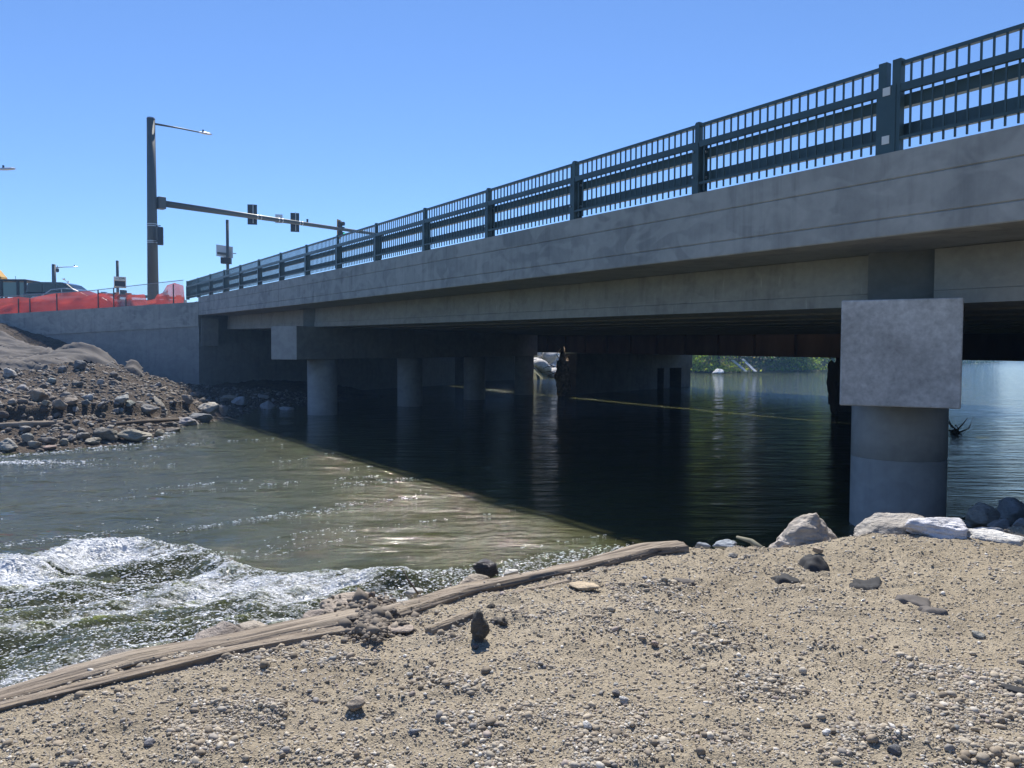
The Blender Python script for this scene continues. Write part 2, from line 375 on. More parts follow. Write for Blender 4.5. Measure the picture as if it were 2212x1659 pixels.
# far-left dirt bank: heights through control points
cp = []
for px, py, z in ((0, 975, 0), (130, 968, 0), (200, 960, 0), (300, 950, 0), (370, 930, 0), (440, 912, 0), (500, 885, 0), (560, 884, 0), (610, 880, 0)): cp.append(at(px, py, z=z))
for px, py, Y in ((0, 925, 21), (100, 922, 21.6), (200, 918, 22.2), (300, 915, 23.6), (400, 905, 27.2), (0, 903, 21.5), (100, 900, 22.2), (200, 893, 23.6), (300, 893, 25), (380, 888, 27.6),
                  (0, 850, 24.5), (100, 850, 25.5), (200, 845, 27), (300, 850, 29), (380, 865, 30.4), (450, 868, 32.3), (0, 805, 29), (100, 803, 30), (200, 800, 31), (270, 812, 32.3), (340, 838, 33.5), (420, 852, 35), (490, 863, 35.8),
                  (0, 745, 36), (80, 786, 34), (0, 716, 41.2), (50, 742, 40.9), (100, 768, 40.3), (150, 771, 39.8), (195, 790, 39.5), (170, 766, 34.5), (210, 782, 35.4), (0, 697, 43), (95, 728, 42.9), (160, 745, 42.5), (231, 787, 42), (300, 808, 41.7), (384, 827, 41.2), (430, 836, 40.9)): cp.append(at(px, py, Y=Y))
cp += [np.array(q, float) for q in ((-10, 41, .3), (-1, 60, -.8), (3, 75, -.9), (-5, 52, -.6), (-40, 38, 4.6), (-34, 22, 2.6), (-20, 15.4, .1), (-40, 8.5, .1), (-45, 45, 4.6), (-28, 16, .8), (-8, 20, -.7), (-7, 28, -.7), (-7.5, 36, -.7), (-4, 42, -.7), (2, 50, -.7), (5, 62, -.8), (-15, 12.5, -.7), (-40, 3, -1), (-14, 45, .9), (-25, 46, 2.5))]
cp = np.array(cp)
def _phi(r2): return .5 * r2 * np.log(r2 + 1e-9)
_A = _phi(((cp[:, None, :2] - cp[None, :, :2]) ** 2).sum(-1)) + np.eye(len(cp)) * .6
_P = np.c_[np.ones(len(cp)), cp[:, :2]]; _K = np.block([[_A, _P], [_P.T, np.zeros((3, 3))]])
_w = np.linalg.solve(_K, np.r_[cp[:, 2], 0, 0, 0])
def tps(x, y):
    r = _w[-3] + _w[-2] * x + _w[-1] * y
    for i in range(len(cp)): r = r + _w[i] * _phi((x - cp[i, 0]) ** 2 + (y - cp[i, 1]) ** 2)
    return r
ledge = [(-30, 19.5)] + [tuple(at(a, b, Y=c)[:2]) for a, b, c in ((0, 905, 21.7), (100, 901, 22.4), (200, 895, 23.8), (300, 896, 25.2), (380, 892, 27.8))]
def slope_h(x, y):
    z = tps(x, y); k = sstep(-.2, .35, z); dl_, sl_ = polydist(x, y, ledge); dl_ = dl_ * sl_; z = z + .26 * sstep(-.10, .10, dl_ + .1 * vn(x * 1.5, y * 1.5, seed=47)) * (1 - sstep(.3, 3.5, dl_)) - .07 * np.exp(-((dl_ + .35) / .35) ** 2)
    return z + k * (.11 * fbm(x * .9, y * .9, seed=41, oct=3) + .07 * np.abs(fbm(x * 3.1, y * 3.1, seed=44, oct=4))) - .03
me, _, _, _ = gridmesh('dirt_slope', axis(-45, -31, -9, 6, .09, 1.1, .6), axis(3, 17, 42, 80, .09, 1.1, .6), slope_h,
    keep=lambda x, y: ~inpoly(x, y, [(-60, 47), (-29.6, 44.7), (-17.6, 42.2), (-60, 90)]) | True)
tag(link('dirt_slope', me, m_dirt), kind='structure')

# wing wall line (front face) and the plateau behind it
WZ = lambda x: 5.24 + .047 * (x + 17) if x > -37 else 4.3
Wp = [B(43.62, 8.62, 0)[:2], at(0, 730, Y=43.6)[:2]]; wd = (Wp[1] - Wp[0]) / np.linalg.norm(Wp[1] - Wp[0]); Wp.append(Wp[0] + wd * 60)
WB = np.array([-wd[1], wd[0]]); WB = WB if WB[1] > 0 else -WB
def wallz(s_): return max(5.24 - .047 * s_, 4.2)
V = []; fr = [(Wp[0] + wd * s_ + WB * .2, wallz(s_) - .12) for s_ in np.linspace(60, 0, 31)]
fr += [(B(skew(44.3, n), n, 0)[:2], 5.2 - .05 * min((n - 8.6) / 18., 1)) for n in np.linspace(8.9, 42, 12)]
nu = len(fr); vs = [0, 2, 5, 10, 20, 40, 80, 160, 400]
for v in vs:
    for (p, z) in fr:
        k = min(v / 12, 1); V.append((p[0] - .5 * v, p[1] + .87 * v, z * (1 - k) + 4.98 * k))
Fc = [[j * nu + i, j * nu + i + 1, (j + 1) * nu + i + 1, (j + 1) * nu + i] for j in range(len(vs) - 1) for i in range(nu - 1)]
tag(link('road_plateau', npmesh('road_plateau', V, Fc), m_plateau), kind='structure')

# ------------------------------------------------------------------ water
crest = [at(px, py, z=.02)[:2] for px, py in ((-700, 1330), (-250, 1262), (-60, 1222), (60, 1232), (150, 1196), (300, 1180), (420, 1190), (520, 1225), (600, 1243), (740, 1246), (900, 1252), (985, 1235), (1150, 1205), (1320, 1180), (1450, 1168))]
def water_fields(x, y):
    d, sg = polydist(x, y, crest); d = np.where(sg < 0, d, -d)      # + towards the camera side
    px = CX + x / np.maximum(y, .5) * F
    lft = 1 - sstep(820, 1050, px); rap = sstep(-.25, .25, d)
    return d, px, lft, rap
def water_h(x, y):
    d, px, lft, rap = water_fields(x, y)
    near = 1 - sstep(30, 60, y)
    c, s_ = math.cos(.62), math.sin(.62); u = x * c + y * s_; v = -x * s_ + y * c
    z = .042 * fbm(u * .30, v * .9, seed=61, oct=4) * near * (1 - .7 * sstep(6.3, 7.2, x * N[0] + y * N[1]))
    big = lft * (.55 + .45 * (1 - sstep(350, 700, px)))
    z = z + .22 * big * np.exp(-((d - .12) / .26) ** 2) * (.8 + .35 * vn(u * .9, v * .9, seed=62)) - .07 * big * np.exp(-((d + .65) / .4) ** 2)
    z = z + rap * lft * (.075 * fbm(u * 1.2, v * 2.6, seed=63, oct=3) + .028 * fbm(u * 5, v * 8, seed=64, oct=3)) 
    z = z + .12 * lft * np.exp(-((d - 1.25) / .35) ** 2) * (vn(u * .6, v * .6, seed=65) + .2)
    rs = (1 - lft) * sstep(-.1, .25, d); z = z + rs * .016 * fbm(u * 4, v * 7, seed=66, oct=3)
    return z
xs = axis(-1500, -13, 3.2, 1500, .045, 1.10); ys = axis(-300, 4.2, 14, 2500, .045, 1.03)
me, wx, wy, wz = gridmesh('river_water', xs, ys, water_h)
d, px, lft, rap = water_fields(wx, wy)
cc, ss = math.cos(.62), math.sin(.62); uu = wx * cc + wy * ss; vv = -wx * ss + wy * cc
fm = lft * rap * (.49 + .20 * np.exp(-((d - .4) / .5) ** 2) + .34 * fbm(uu * .7, vv * 2.2, seed=71, oct=3) - .12 * sstep(1.8, 3.2, d))
fm = fm + .34 * lft * np.exp(-((d - .10) / .15) ** 2) * (.6 + .5 * vn(uu * 1.3, vv * 1.3, seed=72))
p0 = at(20, 1245, z=.1); fm = fm + .55 * np.exp(-(((wx - p0[0]) / .75) ** 2 + ((wy - p0[1]) / .35) ** 2))
dsh, _ = polydist(wx, wy, [at(q[0], q[1], z=0)[:2] for q in ((-200, 1010), (0, 985), (130, 974), (200, 966), (300, 955), (370, 934))]); fm = fm + .32 * np.exp(-(dsh / .45) ** 2)
pl = at(30, 1000, z=0); fm = fm + .5 * np.exp(-(((wx - pl[0]) / 1.5) ** 2 + ((wy - pl[1]) / .45) ** 2))  # sun glitter on the left shallows, put into the white foam mask
dn, _ = polydist(wx, wy, edge); fm = fm + (px < 1450) * .12 * np.exp(-(dn / .5) ** 2) * lft
attr(me, 'foam', np.clip(fm, 0, 1.2))
shade = sstep(6.3, 7.2, wx * N[0] + wy * N[1])
chopv = rap * (.62 * lft + .5 * (1 - lft) * sstep(-.05, .2, d)) + .16 * (1 - shade) + .12 * (1 - shade) * sstep(-.1, .5, vn(uu * .5, vv * 1.8, seed=73)) + .3 * np.exp(-(dsh / .8) ** 2)
up_ = sstep(22, 26, wx * N[0] + wy * N[1]); attr(me, 'rip', .25 + .65 * (1 - shade) + .3 * sstep(12, 18, wx * N[0] + wy * N[1]) + .8 * up_)
attr(me, 'chop', np.clip(chopv * (1 - sstep(25, 60, wy)) + .05, 0, 1))
tag(link('river_water', me, m_water), kind='structure')
me, _, _, _ = gridmesh('river_bed', np.linspace(-1500, 1500, 8), np.linspace(-300, 2500, 8), lambda x, y: x * 0 - 2.2)
tag(link('river_bed', me, m_dirt), kind='structure')

# ------------------------------------------------------------------ gravel stones (stuff)
def ico(sub):
    import bmesh
    bm = bmesh.new(); bmesh.ops.create_icosphere(bm, subdivisions=sub, radius=1); V = np.array([v.co[:] for v in bm.verts]); Fc = np.array([[v.index for v in f.verts] for f in bm.faces]); bm.free(); return V, Fc
ICO = {k: ico(k) for k in (1, 2, 3, 4, 5)}
def stones(name, P, S, seed, sub=1, flat=.62, cols=None, mat=None, smooth=False, along=None, stretch=1.):
    r = np.random.default_rng(seed); V0, F0 = ICO[sub]; n = len(P)
    nv = len(V0); V = np.repeat(V0[None], n, 0)
    V = V * (1 + .22 * r.standard_normal((n, nv, 1)).clip(-1.4, 1.4)) if sub == 1 else V * (1 + .12 * r.standard_normal((n, nv, 1)).clip(-1.4, 1.4))
    sc3 = np.stack([r.uniform(.75, 1.25, n), r.uniform(.6, 1.0, n), r.uniform(flat * .6, flat * 1.3, n)], 1) * S[:, None]
    sc3[:, 0] *= stretch
    V = V * sc3[:, None, :]
    a = r.uniform(0, 2 * np.pi, n) if along is None else along + r.normal(0, .3, n); t_ = r.normal(0, .35, n); ca, sa = np.cos(a)[:, None], np.sin(a)[:, None]; ct, st = np.cos(t_)[:, None], np.sin(t_)[:, None]
    x, y, z = V[..., 0], V[..., 1], V[..., 2]; y, z = y * ct - z * st, y * st + z * ct; x, y = x * ca - y * sa, x * sa + y * ca
    V = np.stack([x, y, z], -1) + P[:, None, :]
    Fc = (F0[None] + (np.arange(n) * nv)[:, None, None]).reshape(-1, 3)
    me = npmesh(name, V.reshape(-1, 3), Fc, smooth)
    cc_ = me.color_attributes.new('stone', 'FLOAT_COLOR', 'POINT'); c = np.repeat(cols[:, None, :], nv, 1).reshape(-1, 3)
    cc_.data.foreach_set('color', np.c_[c, np.ones(len(c))].astype(np.float32).ravel())
    return link(name, me, mat)
m_pebble = M('pebble', (.4, .4, .4), .8); t = NT(m_pebble); q = t.n('Attribute'); q.attribute_name = 'stone'
t.l(t.mix(.6, q.outputs['Color'], t.ramp(t.noise(t.pos(), 120, 4, .6), [(.3, .7), (.7, 1.25)]), 'MULTIPLY'), t.b.inputs['Base Color'])
pal = 1.12 * np.array([(.38, .345, .29), (.33, .295, .25), (.44, .40, .33), (.29, .265, .235), (.24, .225, .21), (.54, .50, .43), (.38, .325, .255), (.32, .265, .23), (.28, .28, .265), (.42, .365, .28), (.62, .585, .52), (.36, .32, .26), (.35, .31, .255)])
def pcol(n, r, prob=None): 
    c = pal[r.choice(len(pal), n, p=prob)]; k = (r.random((n, 1)) < .6) * .65; c = c * (1 - k) + np.array((.40, .335, .24)) * k; return np.clip(c * r.uniform(.75, 1.15, (n, 1)), .03, .85)
def scatter(n, r, ymin, ymax, clus):
    X = []; 
    while sum(map(len, X)) < n:
        y = ymin * (ymax / ymin) ** r.random(n * 3); x = r.uniform(-.82, .82, n * 3) * y
        dd, sg = polydist(x, y, edge); s_ = np.where(sg < 0, dd, -dd)
        den = sstep(.0, .8, .75 * fbm(x * 2.6, y * 3.4, seed=81, oct=4, gain=.6) + .6 * vn((.47 * x + .88 * y) * 2.4, (.88 * x - .47 * y) * .45, seed=5) + .6 * vn(x * .8, y * .9, seed=83))
        k = (s_ > -.12) & (r.random(len(x)) < (1 - clus) + clus * den); X.append(np.stack([x[k], y[k]], 1))
    return np.concatenate(X)[:n]
r = np.random.default_rng(5)
Q = scatter(105000, r, 2.55, 7.4, .80); S = .0034 * np.exp(r.normal(0, .5, len(Q))).clip(.35, 3.0) * (.75 + .12 * Q[:, 1])
P = np.c_[Q, bank_h(Q[:, 0], Q[:, 1]) + S * .25]
tag(stones('gravel', P, S, 1, 1, .6, pcol(len(Q), r), m_pebble), 'loose grey and tan gravel strewn over the sandy bank', 'gravel', kind='stuff')
Q = scatter(3400, r, 2.5, 7.3, .985); S = .0088 * np.exp(r.normal(0, .4, len(Q))).clip(.6, 2.6) * (.85 + .05 * Q[:, 1])
P = np.c_[Q, bank_h(Q[:, 0], Q[:, 1]) + S * .3]
tag(stones('gravel', P, S, 2, 2, .66, pcol(len(Q), r), m_pebble, True), 'coarser rounded pebbles lying in drifts on the bank', 'gravel', kind='stuff')
Q = scatter(420, r, 2.5, 7.0, .99); S = .0135 * np.exp(r.normal(0, .4, len(Q))).clip(.6, 2.2); P = np.c_[Q, bank_h(Q[:, 0], Q[:, 1]) + S * .25]
tag(stones('gravel', P, S, 4, 2, .75, np.tile((.25, .205, .15), (len(Q), 1)) * r.uniform(.7, 1.3, (len(Q), 1)), m_pebble), 'dry earth crumbs among the gravel of the bank', 'gravel', kind='stuff')
# white flecks: foam of the rapids, and sun glints put in as shapes
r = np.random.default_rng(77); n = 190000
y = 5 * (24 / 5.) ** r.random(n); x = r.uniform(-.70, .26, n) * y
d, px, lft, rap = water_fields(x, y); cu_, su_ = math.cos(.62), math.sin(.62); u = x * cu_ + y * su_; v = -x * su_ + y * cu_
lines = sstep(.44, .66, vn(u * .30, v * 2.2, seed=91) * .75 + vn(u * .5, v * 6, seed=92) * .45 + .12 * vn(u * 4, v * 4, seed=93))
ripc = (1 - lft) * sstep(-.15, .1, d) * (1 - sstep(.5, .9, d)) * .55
pden = np.where(rap > .5, lft * (.42 + .7 * sstep(-.1, .6, fbm(u * .8, v * 2.6, seed=71, oct=3)) + .5 * np.exp(-((d - .2) / .3) ** 2)), 0) + ripc + (1 - rap) * (.0005 + .16 * lines) * (1 - .25 * sstep(14, 22, y)); n = len(x)  # streaks outside the rapids are sun glints modelled as white flecks
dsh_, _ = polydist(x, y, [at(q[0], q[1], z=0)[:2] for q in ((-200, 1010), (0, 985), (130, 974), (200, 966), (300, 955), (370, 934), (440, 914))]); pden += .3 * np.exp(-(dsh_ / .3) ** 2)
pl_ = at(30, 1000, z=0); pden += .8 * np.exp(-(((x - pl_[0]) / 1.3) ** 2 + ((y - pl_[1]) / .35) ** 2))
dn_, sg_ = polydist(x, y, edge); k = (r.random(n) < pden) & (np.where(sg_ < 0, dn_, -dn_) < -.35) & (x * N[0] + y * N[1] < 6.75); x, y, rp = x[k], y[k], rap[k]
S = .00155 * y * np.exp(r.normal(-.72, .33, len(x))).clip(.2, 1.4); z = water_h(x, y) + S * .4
tag(stones('foam_glint_flecks', np.c_[x, y, z], S, 6, 1, .45, np.tile((.9, .92, .93), (len(x), 1)), None, False, .35, 1.9), 'white foam flecks, and sun glints shaped as flecks, on the river', 'foam', kind='stuff')
m_fleck = M('foam_glint_fleck', (.92, .93, .94), .25); bpy.data.objects['foam_glint_flecks'].data.materials.append(m_fleck)
# rubble on the far bank
def on_slope(px, py, zg=0.):
    """march the view ray onto the dirt slope"""
    d_ = at(px, py, Y=1.) - np.array([0, 0, CAMZ]); Ys = np.arange(17, 46, .06); z = slope_h(d_[0] * Ys, Ys); rz = CAMZ + d_[2] * Ys
    k = np.argmax(z >= rz) if np.any(z >= rz) else len(Ys) - 1
    return np.array([d_[0] * Ys[k], Ys[k], z[k]])
x = r.uniform(-30, -9, 24000); y = r.uniform(17, 41, 24000); z = slope_h(x, y); k = (z > -.05) & (z < 3.2); x, y, z = x[k], y[k], z[k]
S = .045 * np.exp(r.normal(0, .55, len(x))).clip(.4, 3); cl = np.array([(.14, .115, .09), (.18, .15, .12), (.26, .24, .21), (.11, .09, .07)])[r.integers(0, 4, len(x))] * r.uniform(.7, 1.2, (len(x), 1))
tag(stones('rubble', np.c_[x, y, z], S, 3, 1, .7, cl, m_pebble), 'small rubble and dirt clods covering the far bank', 'rubble', kind='stuff')

# ------------------------------------------------------------------ the new bridge
br = thing('road_bridge', B(18, 8.6, 0), 'long new grey concrete road bridge spanning the river on round columns', 'bridge')
def extr(name, sec, a0, a1, mat, parent, n=26, skewed=False, ref=8.6):
    mb = MB(); S_ = []
    for i in range(n + 1):
        t_ = i / n
        row = []
        for (q, z) in sec:
            nn_ = q; aa = a0 + (a1 - a0) * t_
            if skewed: aa += .57 * (q - ref)
            row.append(B(aa, nn_, zt(aa) + z))
        S_.append(row)
    mb.loft(S_); return mb.build(name, mat, parent)
fs = [(8.6, 0), (8.6, -.30), (8.618, -.312), (8.6, -.325), (8.6, -.745), (8.618, -.757), (8.6, -.77), (8.6, -.955), (8.612, -.968), (9.0, -.968), (9.0, 0)]
extr('fascia', fs, AB1, AB0, m_conc, br, 30)
extr('overhang', [(9.003, -.60), (9.003, -.955), (10.6, -.93), (10.6, -.60)], AB1, AB0, m_girder, br, 30)
# deck slab, wider towards the far end
mb = MB(); S_ = []
for i in range(31):
    a = AB1 - 3 + (AB0 + 16 - AB1) * i / 30
    S_.append([B(a, 9.003, zt(a) - .16), B(a, 10.55, zt(a) - .62), B(a, 10.65, zt(a) - .94), B(a, n1(a) - .35, zt(a) - .94), B(a, n1(a) - .35, zt(a) - .16)])
mb.loft(S_).build('deck', m_conc, br)
mb = MB(); S_ = []
for i in range(31):
    a = AB1 - 3 + (AB0 + 16 - AB1) * i / 30; q = n1(a)
    S_.append([B(a, q, zt(a) + .02), B(a, q - .345, zt(a) + .02), B(a, q - .345, zt(a) - .97), B(a, q, zt(a) - .97)])
mb.loft(S_).build('fascia', m_conc, br)
bents = [(B(0, 0, 0) * 0 + 0, 0)] * 0
near_end = np.array([.5036 * 9.18, 9.18, 0]); far_end = np.array([-8.79, 29.6, 0])
def an(p): return float(p[:2] @ D), float(p[:2] @ N)
ends = [near_end, far_end]
bent_a = [an(e)[0] for e in ends]; bent_n = [an(e)[1] for e in ends]
def bent_at(i, n): return bent_a[i] + .51 * (n - bent_n[i])
# girders: box beams in three spans, their ends cut along the skew
gn = [10.25 + 1.95 * i for i in range(9)]
for n0 in gn:
    w_ = 1.12
    brk = [skew(AB1 + .3, n0), bent_at(0, n0) - .36, bent_at(0, n0) + .36, bent_at(1, n0) - .36, bent_at(1, n0) + .36, skew(AB0 - .25, n0)]
    for k in (0, 2, 4):
        mb = MB(); S_ = []
        for i in range(9):
            a = brk[k] + (brk[k + 1] - brk[k]) * i / 8; S_.append([B(a + .5 * (q - n0), q, zt(a) + z) for q, z in ((n0 + .03, -.945), (n0, -1.49), (n0 - .02, -1.505), (n0 - .02, -1.675), (n0 + w_, -1.675), (n0 + w_, -.945))])
        mb.loft(S_).build('girder', m_girder, br)
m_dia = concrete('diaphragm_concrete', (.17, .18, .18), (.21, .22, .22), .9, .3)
for i, e in enumerate(ends):
    L = (25.2 - bent_n[i]) / (U[:2] @ N) if i == 0 else (27.7 - bent_n[i]) / (U[:2] @ N)
    def cz(s_): a, n = an(e + U * s_); return zt(a) - 1.68
    # pier cap
    mb = MB(); S_ = [[e + U * s_ + Ex * q + np.array([0, 0, cz(s_) + z]) for q, z in ((-.65, 0), (.65, 0), (.65, -1.29), (-.65, -1.29))] for s_ in (0, L)]
    mb.loft(S_).build('pier_cap', m_cap if i == 0 else m_column, br, bevel=.018)
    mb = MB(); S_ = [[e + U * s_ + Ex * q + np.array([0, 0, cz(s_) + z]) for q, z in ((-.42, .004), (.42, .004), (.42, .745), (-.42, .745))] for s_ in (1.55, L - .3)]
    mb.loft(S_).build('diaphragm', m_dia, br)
    for k in range(3 + i):
        c = e + U * (2.2 + 6.35 * k) if i == 0 else e + U * (2.2 + 6.28 * k)
        top = cz(2.2 + 6.3 * k) - 1.292; rad = .63 if i == 0 else .6
        mb = MB(); zz = [-2.1, 1.0, 1.004, 1.012, 1.018, top] if i == 0 else [-2.1, top]
        rr = [rad, rad, rad - .008, rad - .008, rad, rad] if i == 0 else [rad, rad]
        n_ = 48
        mb.loft([[np.array([c[0] + rr[j] * math.cos(2 * math.pi * q / n_), c[1] + rr[j] * math.sin(2 * math.pi * q / n_), z]) for q in range(n_)] for j, z in enumerate(zz)])
        o = mb.build('column', m_column, br)
        for p in o.data.polygons: p.use_smooth = abs(p.normal.z) < .5
# abutments
for a0, sgn in ((AB0, 1), (AB1, -1)):
    mb = MB(); S_ = []
    for n in (8.6, 31.5):
        a = skew(a0, n); zb = zt(a) - .97
        S_.append([B(a, n, -2.1), B(a, n, zb - 1.45), B(a + .5 * sgn, n, zb - 1.45), B(a + .5 * sgn, n, zt(a) - .2), B(a + 1.4 * sgn, n, zt(a) - .2), B(a + 1.4 * sgn, n, -2.1)])
    mb.loft(S_).build('abutment', m_wall, br)
# bearing seat pedestal shape at the corner
MB().hexa([B(AB0 - .02, 8.75, 2.9), B(AB0 + .5, 8.75, 2.9), B(AB0 + .9, 9.7, 2.9), B(AB0 + .38, 9.7, 2.9), B(AB0 - .02, 8.75, 4.38), B(AB0 + .5, 8.75, 4.38), B(AB0 + .9, 9.7, 4.38), B(AB0 + .38, 9.7, 4.38)]).build('cheek_wall', m_wall, br)

# railing
rl = thing('bridge_railing', B(18, 8.7, zt(18)), 'dark green steel railing with vertical pickets along the bridge edge', 'railing')
A0P = 5.186
def zr(a): return 4.75 + .0140 * a + 7e-5 * a * a if a < 43.6 else 4.75 + .0140 * 43.6 + 7e-5 * 43.6 ** 2 + .0201 * (a - 43.6)
def T(a, n, z): return B(a, n, zr(a) + z)
def rbeam(mb, a0, a1, n, z0, z1, th):
    P = []
    for z in (z0, z1):
        for a, q in ((a0, n), (a1, n), (a1, n + th), (a0, n + th)): P.append(T(a, q, z))
    mb.hexa(P)
posts = list(range(-4, 15))
for k in posts:
    a = A0P + 3 * k
    if k == 0:
        for da in (-.085, .085):
            mb = MB(); rbeam(mb, a + da - .05, a + da + .05, 8.66, .0, 1.075, .09)
            if da < 0: rbeam(mb, a - .085, a + .15, 8.652, .0, .79, .012)
            mb.build('post', m_rail, rl)
        for z in (.12, .68):
            mb = MB(); rbeam(mb, a - .02, a + .07, 8.644, z, z + .095, .006); mb.build('reflector_plate', m_white, rl)
    else:
        mb = MB(); rbeam(mb, a - .035, a + .085, 8.66, 0, .76, .012); rbeam(mb, a + .015, a + .03, 8.674, 0, .76, .14); rbeam(mb, a - .07, a + .10, 8.815, 0, .76, .012)
        rbeam(mb, a - .04, a + .045, 8.672, .76, 1.06, .08); rbeam(mb, a - .03, a + .035, 8.677, 1.06, 1.075, .07)
        mb.build('post', m_rail, rl)
        if 1 <= k <= 3:
            for z in (.26, .64):
                MB().tube([T(a + .06, 8.655, z), T(a + .06, 8.64, z)], .017, 6).build('bolt', m_galv, rl)
                MB().tube([T(a - .075, 8.80, z), T(a - .045, 8.80, z)], .02, 6).build('bolt', m_galv, rl)
for k in posts[:-1]:
    a0, a1 = A0P + 3 * k, A0P + 3 * k + 3
    g0, g1 = a0 + .06, a1 - .05
    mb = MB(); rbeam(mb, g0, g1, 8.685, 1.00, 1.045, .06); mb.build('top_rail', m_rail, rl)
    mb = MB(); rbeam(mb, g0, g1, 8.665, .695, .785, .05); mb.build('middle_rail', m_rail, rl)
    mb = MB(); rbeam(mb, g0, g1, 8.665, .145, .180, .03); mb.build('bottom_rail', m_rail, rl)
    for z0, z1 in ((.20, .36), (.56, .70)):
        mb = MB(); rbeam(mb, a0 + .001, a1 - .001, 8.83, z0, z1, .09); mb.build('guard_rail', m_rail, rl)
    mb = MB(); npk = 23
    for i in range(npk):
        a = g0 + .055 + (g1 - g0 - .11) * i / (npk - 1)
        rbeam(mb, a - .0095, a + .0095, 8.70, .785, 1.0, .02); rbeam(mb, a - .0095, a + .0095, 8.70, .05, .695, .02)
    mb.build('picket_panel', m_rail, rl)

# ------------------------------------------------------------------ wing wall
wb = np.array([*Wp[0], 0]); Wd = np.array([*wd, 0]); Wn = np.array([*WB, 0])
ww = thing('wing_wall', wb, 'long grey concrete wing wall sloping down left of the bridge', 'wall')
def wp(s_, q, z): p = wb + Wd * s_ + Wn * q; return np.array([p[0], p[1], z])
ss_ = np.linspace(0, 60, 25)
MB().loft([[wp(s_, -.05, wallz(s_)), wp(s_, .35, wallz(s_)), wp(s_, .35, wallz(s_) - 1.32), wp(s_, -.05, wallz(s_) - 1.30)] for s_ in ss_]).build('coping', m_conc, ww)
MB().loft([[wp(s_, 0, wallz(s_) - 1.28), wp(s_, .6, wallz(s_) - 1.28), wp(s_, .6, -1.5), wp(s_, 0, -1.5)] for s_ in ss_]).build('wall_face', m_wall, ww)

# ------------------------------------------------------------------ the older bridge behind
QO = B(17, 27.12, 0); G = np.array([-.4525, .8918, 0]); Mm = np.array([.8918, .4525, 0])
def O(s_, m, z): return QO + G * s_ + Mm * m + np.array([0, 0, z])
ob = thing('old_bridge', O(10, 8, 0), 'older low road bridge of rusty brown steel girders behind the new bridge', 'bridge')
def oz(s_): return 2.40 + .0105 * s_
def oext(name, sec, mat, s0=-34, s1=52):
    MB().loft([[O(s_, m, oz(s_) + z) for m, z in sec] for s_ in np.linspace(s0, s1, 13)]).build(name, mat, ob)
for m in (.8, 4.2, 7.6, 11.0, 14.2):
    oext('girder', [(m - .2, 0), (m + .2, 0), (m + .2, .035), (m + .02, .035), (m + .02, 1.06), (m + .2, 1.06), (m + .2, 1.1), (m - .2, 1.1), (m - .2, 1.06), (m - .02, 1.06), (m - .02, .035), (m - .2, .035)], m_brown)
for s_ in np.arange(-8, 50, 2.4): MB().box((0, 0, 0), (.02, .16, 1.0), T=lambda x, y, z, s_=s_: O(s_ + x, .70 + y, oz(s_) + .55 + z)).build('stiffener', m_brown, ob)
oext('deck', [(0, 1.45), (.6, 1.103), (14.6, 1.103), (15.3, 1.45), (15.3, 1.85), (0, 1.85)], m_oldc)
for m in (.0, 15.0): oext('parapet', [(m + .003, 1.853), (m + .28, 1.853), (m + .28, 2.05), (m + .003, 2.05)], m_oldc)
pd_ = np.array([math.sin(R(37.7)), math.cos(R(37.7)), 0]); pe = np.array([pd_[1], -pd_[0], 0])
for st in (at(1803, 889, z=0), at(1212, 851, z=0)):
    st = np.array([st[0], st[1], 0]) + pe * .0
    def pb(s0, s1, z0, z1, th, mb): mb.hexa([st + pd_ * s_ + pe * q + np.array([0, 0, z]) for z in (z0, z1) for s_, q in ((s0, 0), (s1, 0), (s1, th), (s0, th))])
    ct = oz(float((st - QO) @ G)) - .012
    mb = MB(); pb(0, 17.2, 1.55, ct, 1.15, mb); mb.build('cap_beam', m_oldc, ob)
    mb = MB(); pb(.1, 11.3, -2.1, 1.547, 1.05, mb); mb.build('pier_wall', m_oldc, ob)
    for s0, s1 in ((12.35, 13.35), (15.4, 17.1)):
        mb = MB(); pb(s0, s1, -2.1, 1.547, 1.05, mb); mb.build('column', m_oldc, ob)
mb = MB()
S_ = []
for m in (-.3, 12.3): S_.append([O(44.0 + .475 * m, m, -2), O(44.0 + .475 * m, m, 2.7), O(45.4 + .475 * m, m, 2.7), O(45.4 + .475 * m, m, -2)])
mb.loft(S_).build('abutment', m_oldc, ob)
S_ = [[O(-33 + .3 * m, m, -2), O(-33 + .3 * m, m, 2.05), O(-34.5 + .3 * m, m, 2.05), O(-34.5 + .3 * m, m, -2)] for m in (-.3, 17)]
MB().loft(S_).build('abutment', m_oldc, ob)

# ------------------------------------------------------------------ rocks
def rock_mesh(name, size, seed, sub=4, planes=16, rough=.06, peak=0.):
    r = np.random.default_rng(seed); V, Fc = ICO[sub]; V = V / np.linalg.norm(V, axis=1, keepdims=True)
    nrm = r.normal(size=(planes, 3)); nrm /= np.linalg.norm(nrm, axis=1, keepdims=True); dd = r.uniform(.62, 1.0, planes)
    q = V @ nrm.T; q = np.where(q > .05, dd / np.maximum(q, .05), 9.)
    rad = -np.log(np.exp(-q * 55).sum(1)) / 55; rad = np.clip(rad, .4, 1.25)
    o = r.uniform(0, 50, 3)
    rad = rad + rough * fbm(V[:, 0] * 2.2 + o[0], V[:, 1] * 2.2 + o[1], V[:, 2] * 2.2 + o[2], seed, 5, .6)
    rad = rad + rough * .35 * vn(V[:, 0] * 2 + o[0], V[:, 1] * 2, V[:, 2] * 11 + o[2], seed + 7)
    V = V * rad[:, None]; V = V / np.abs(V).max(0); V[:, :2] *= (1 - peak * (V[:, 2:3] + 1) / 2); V[:, 0] += .18 * peak * V[:, 2]; V = V / np.abs(V).max(0) * (np.array(size) / 2)
    return npmesh(name, V, Fc, True)
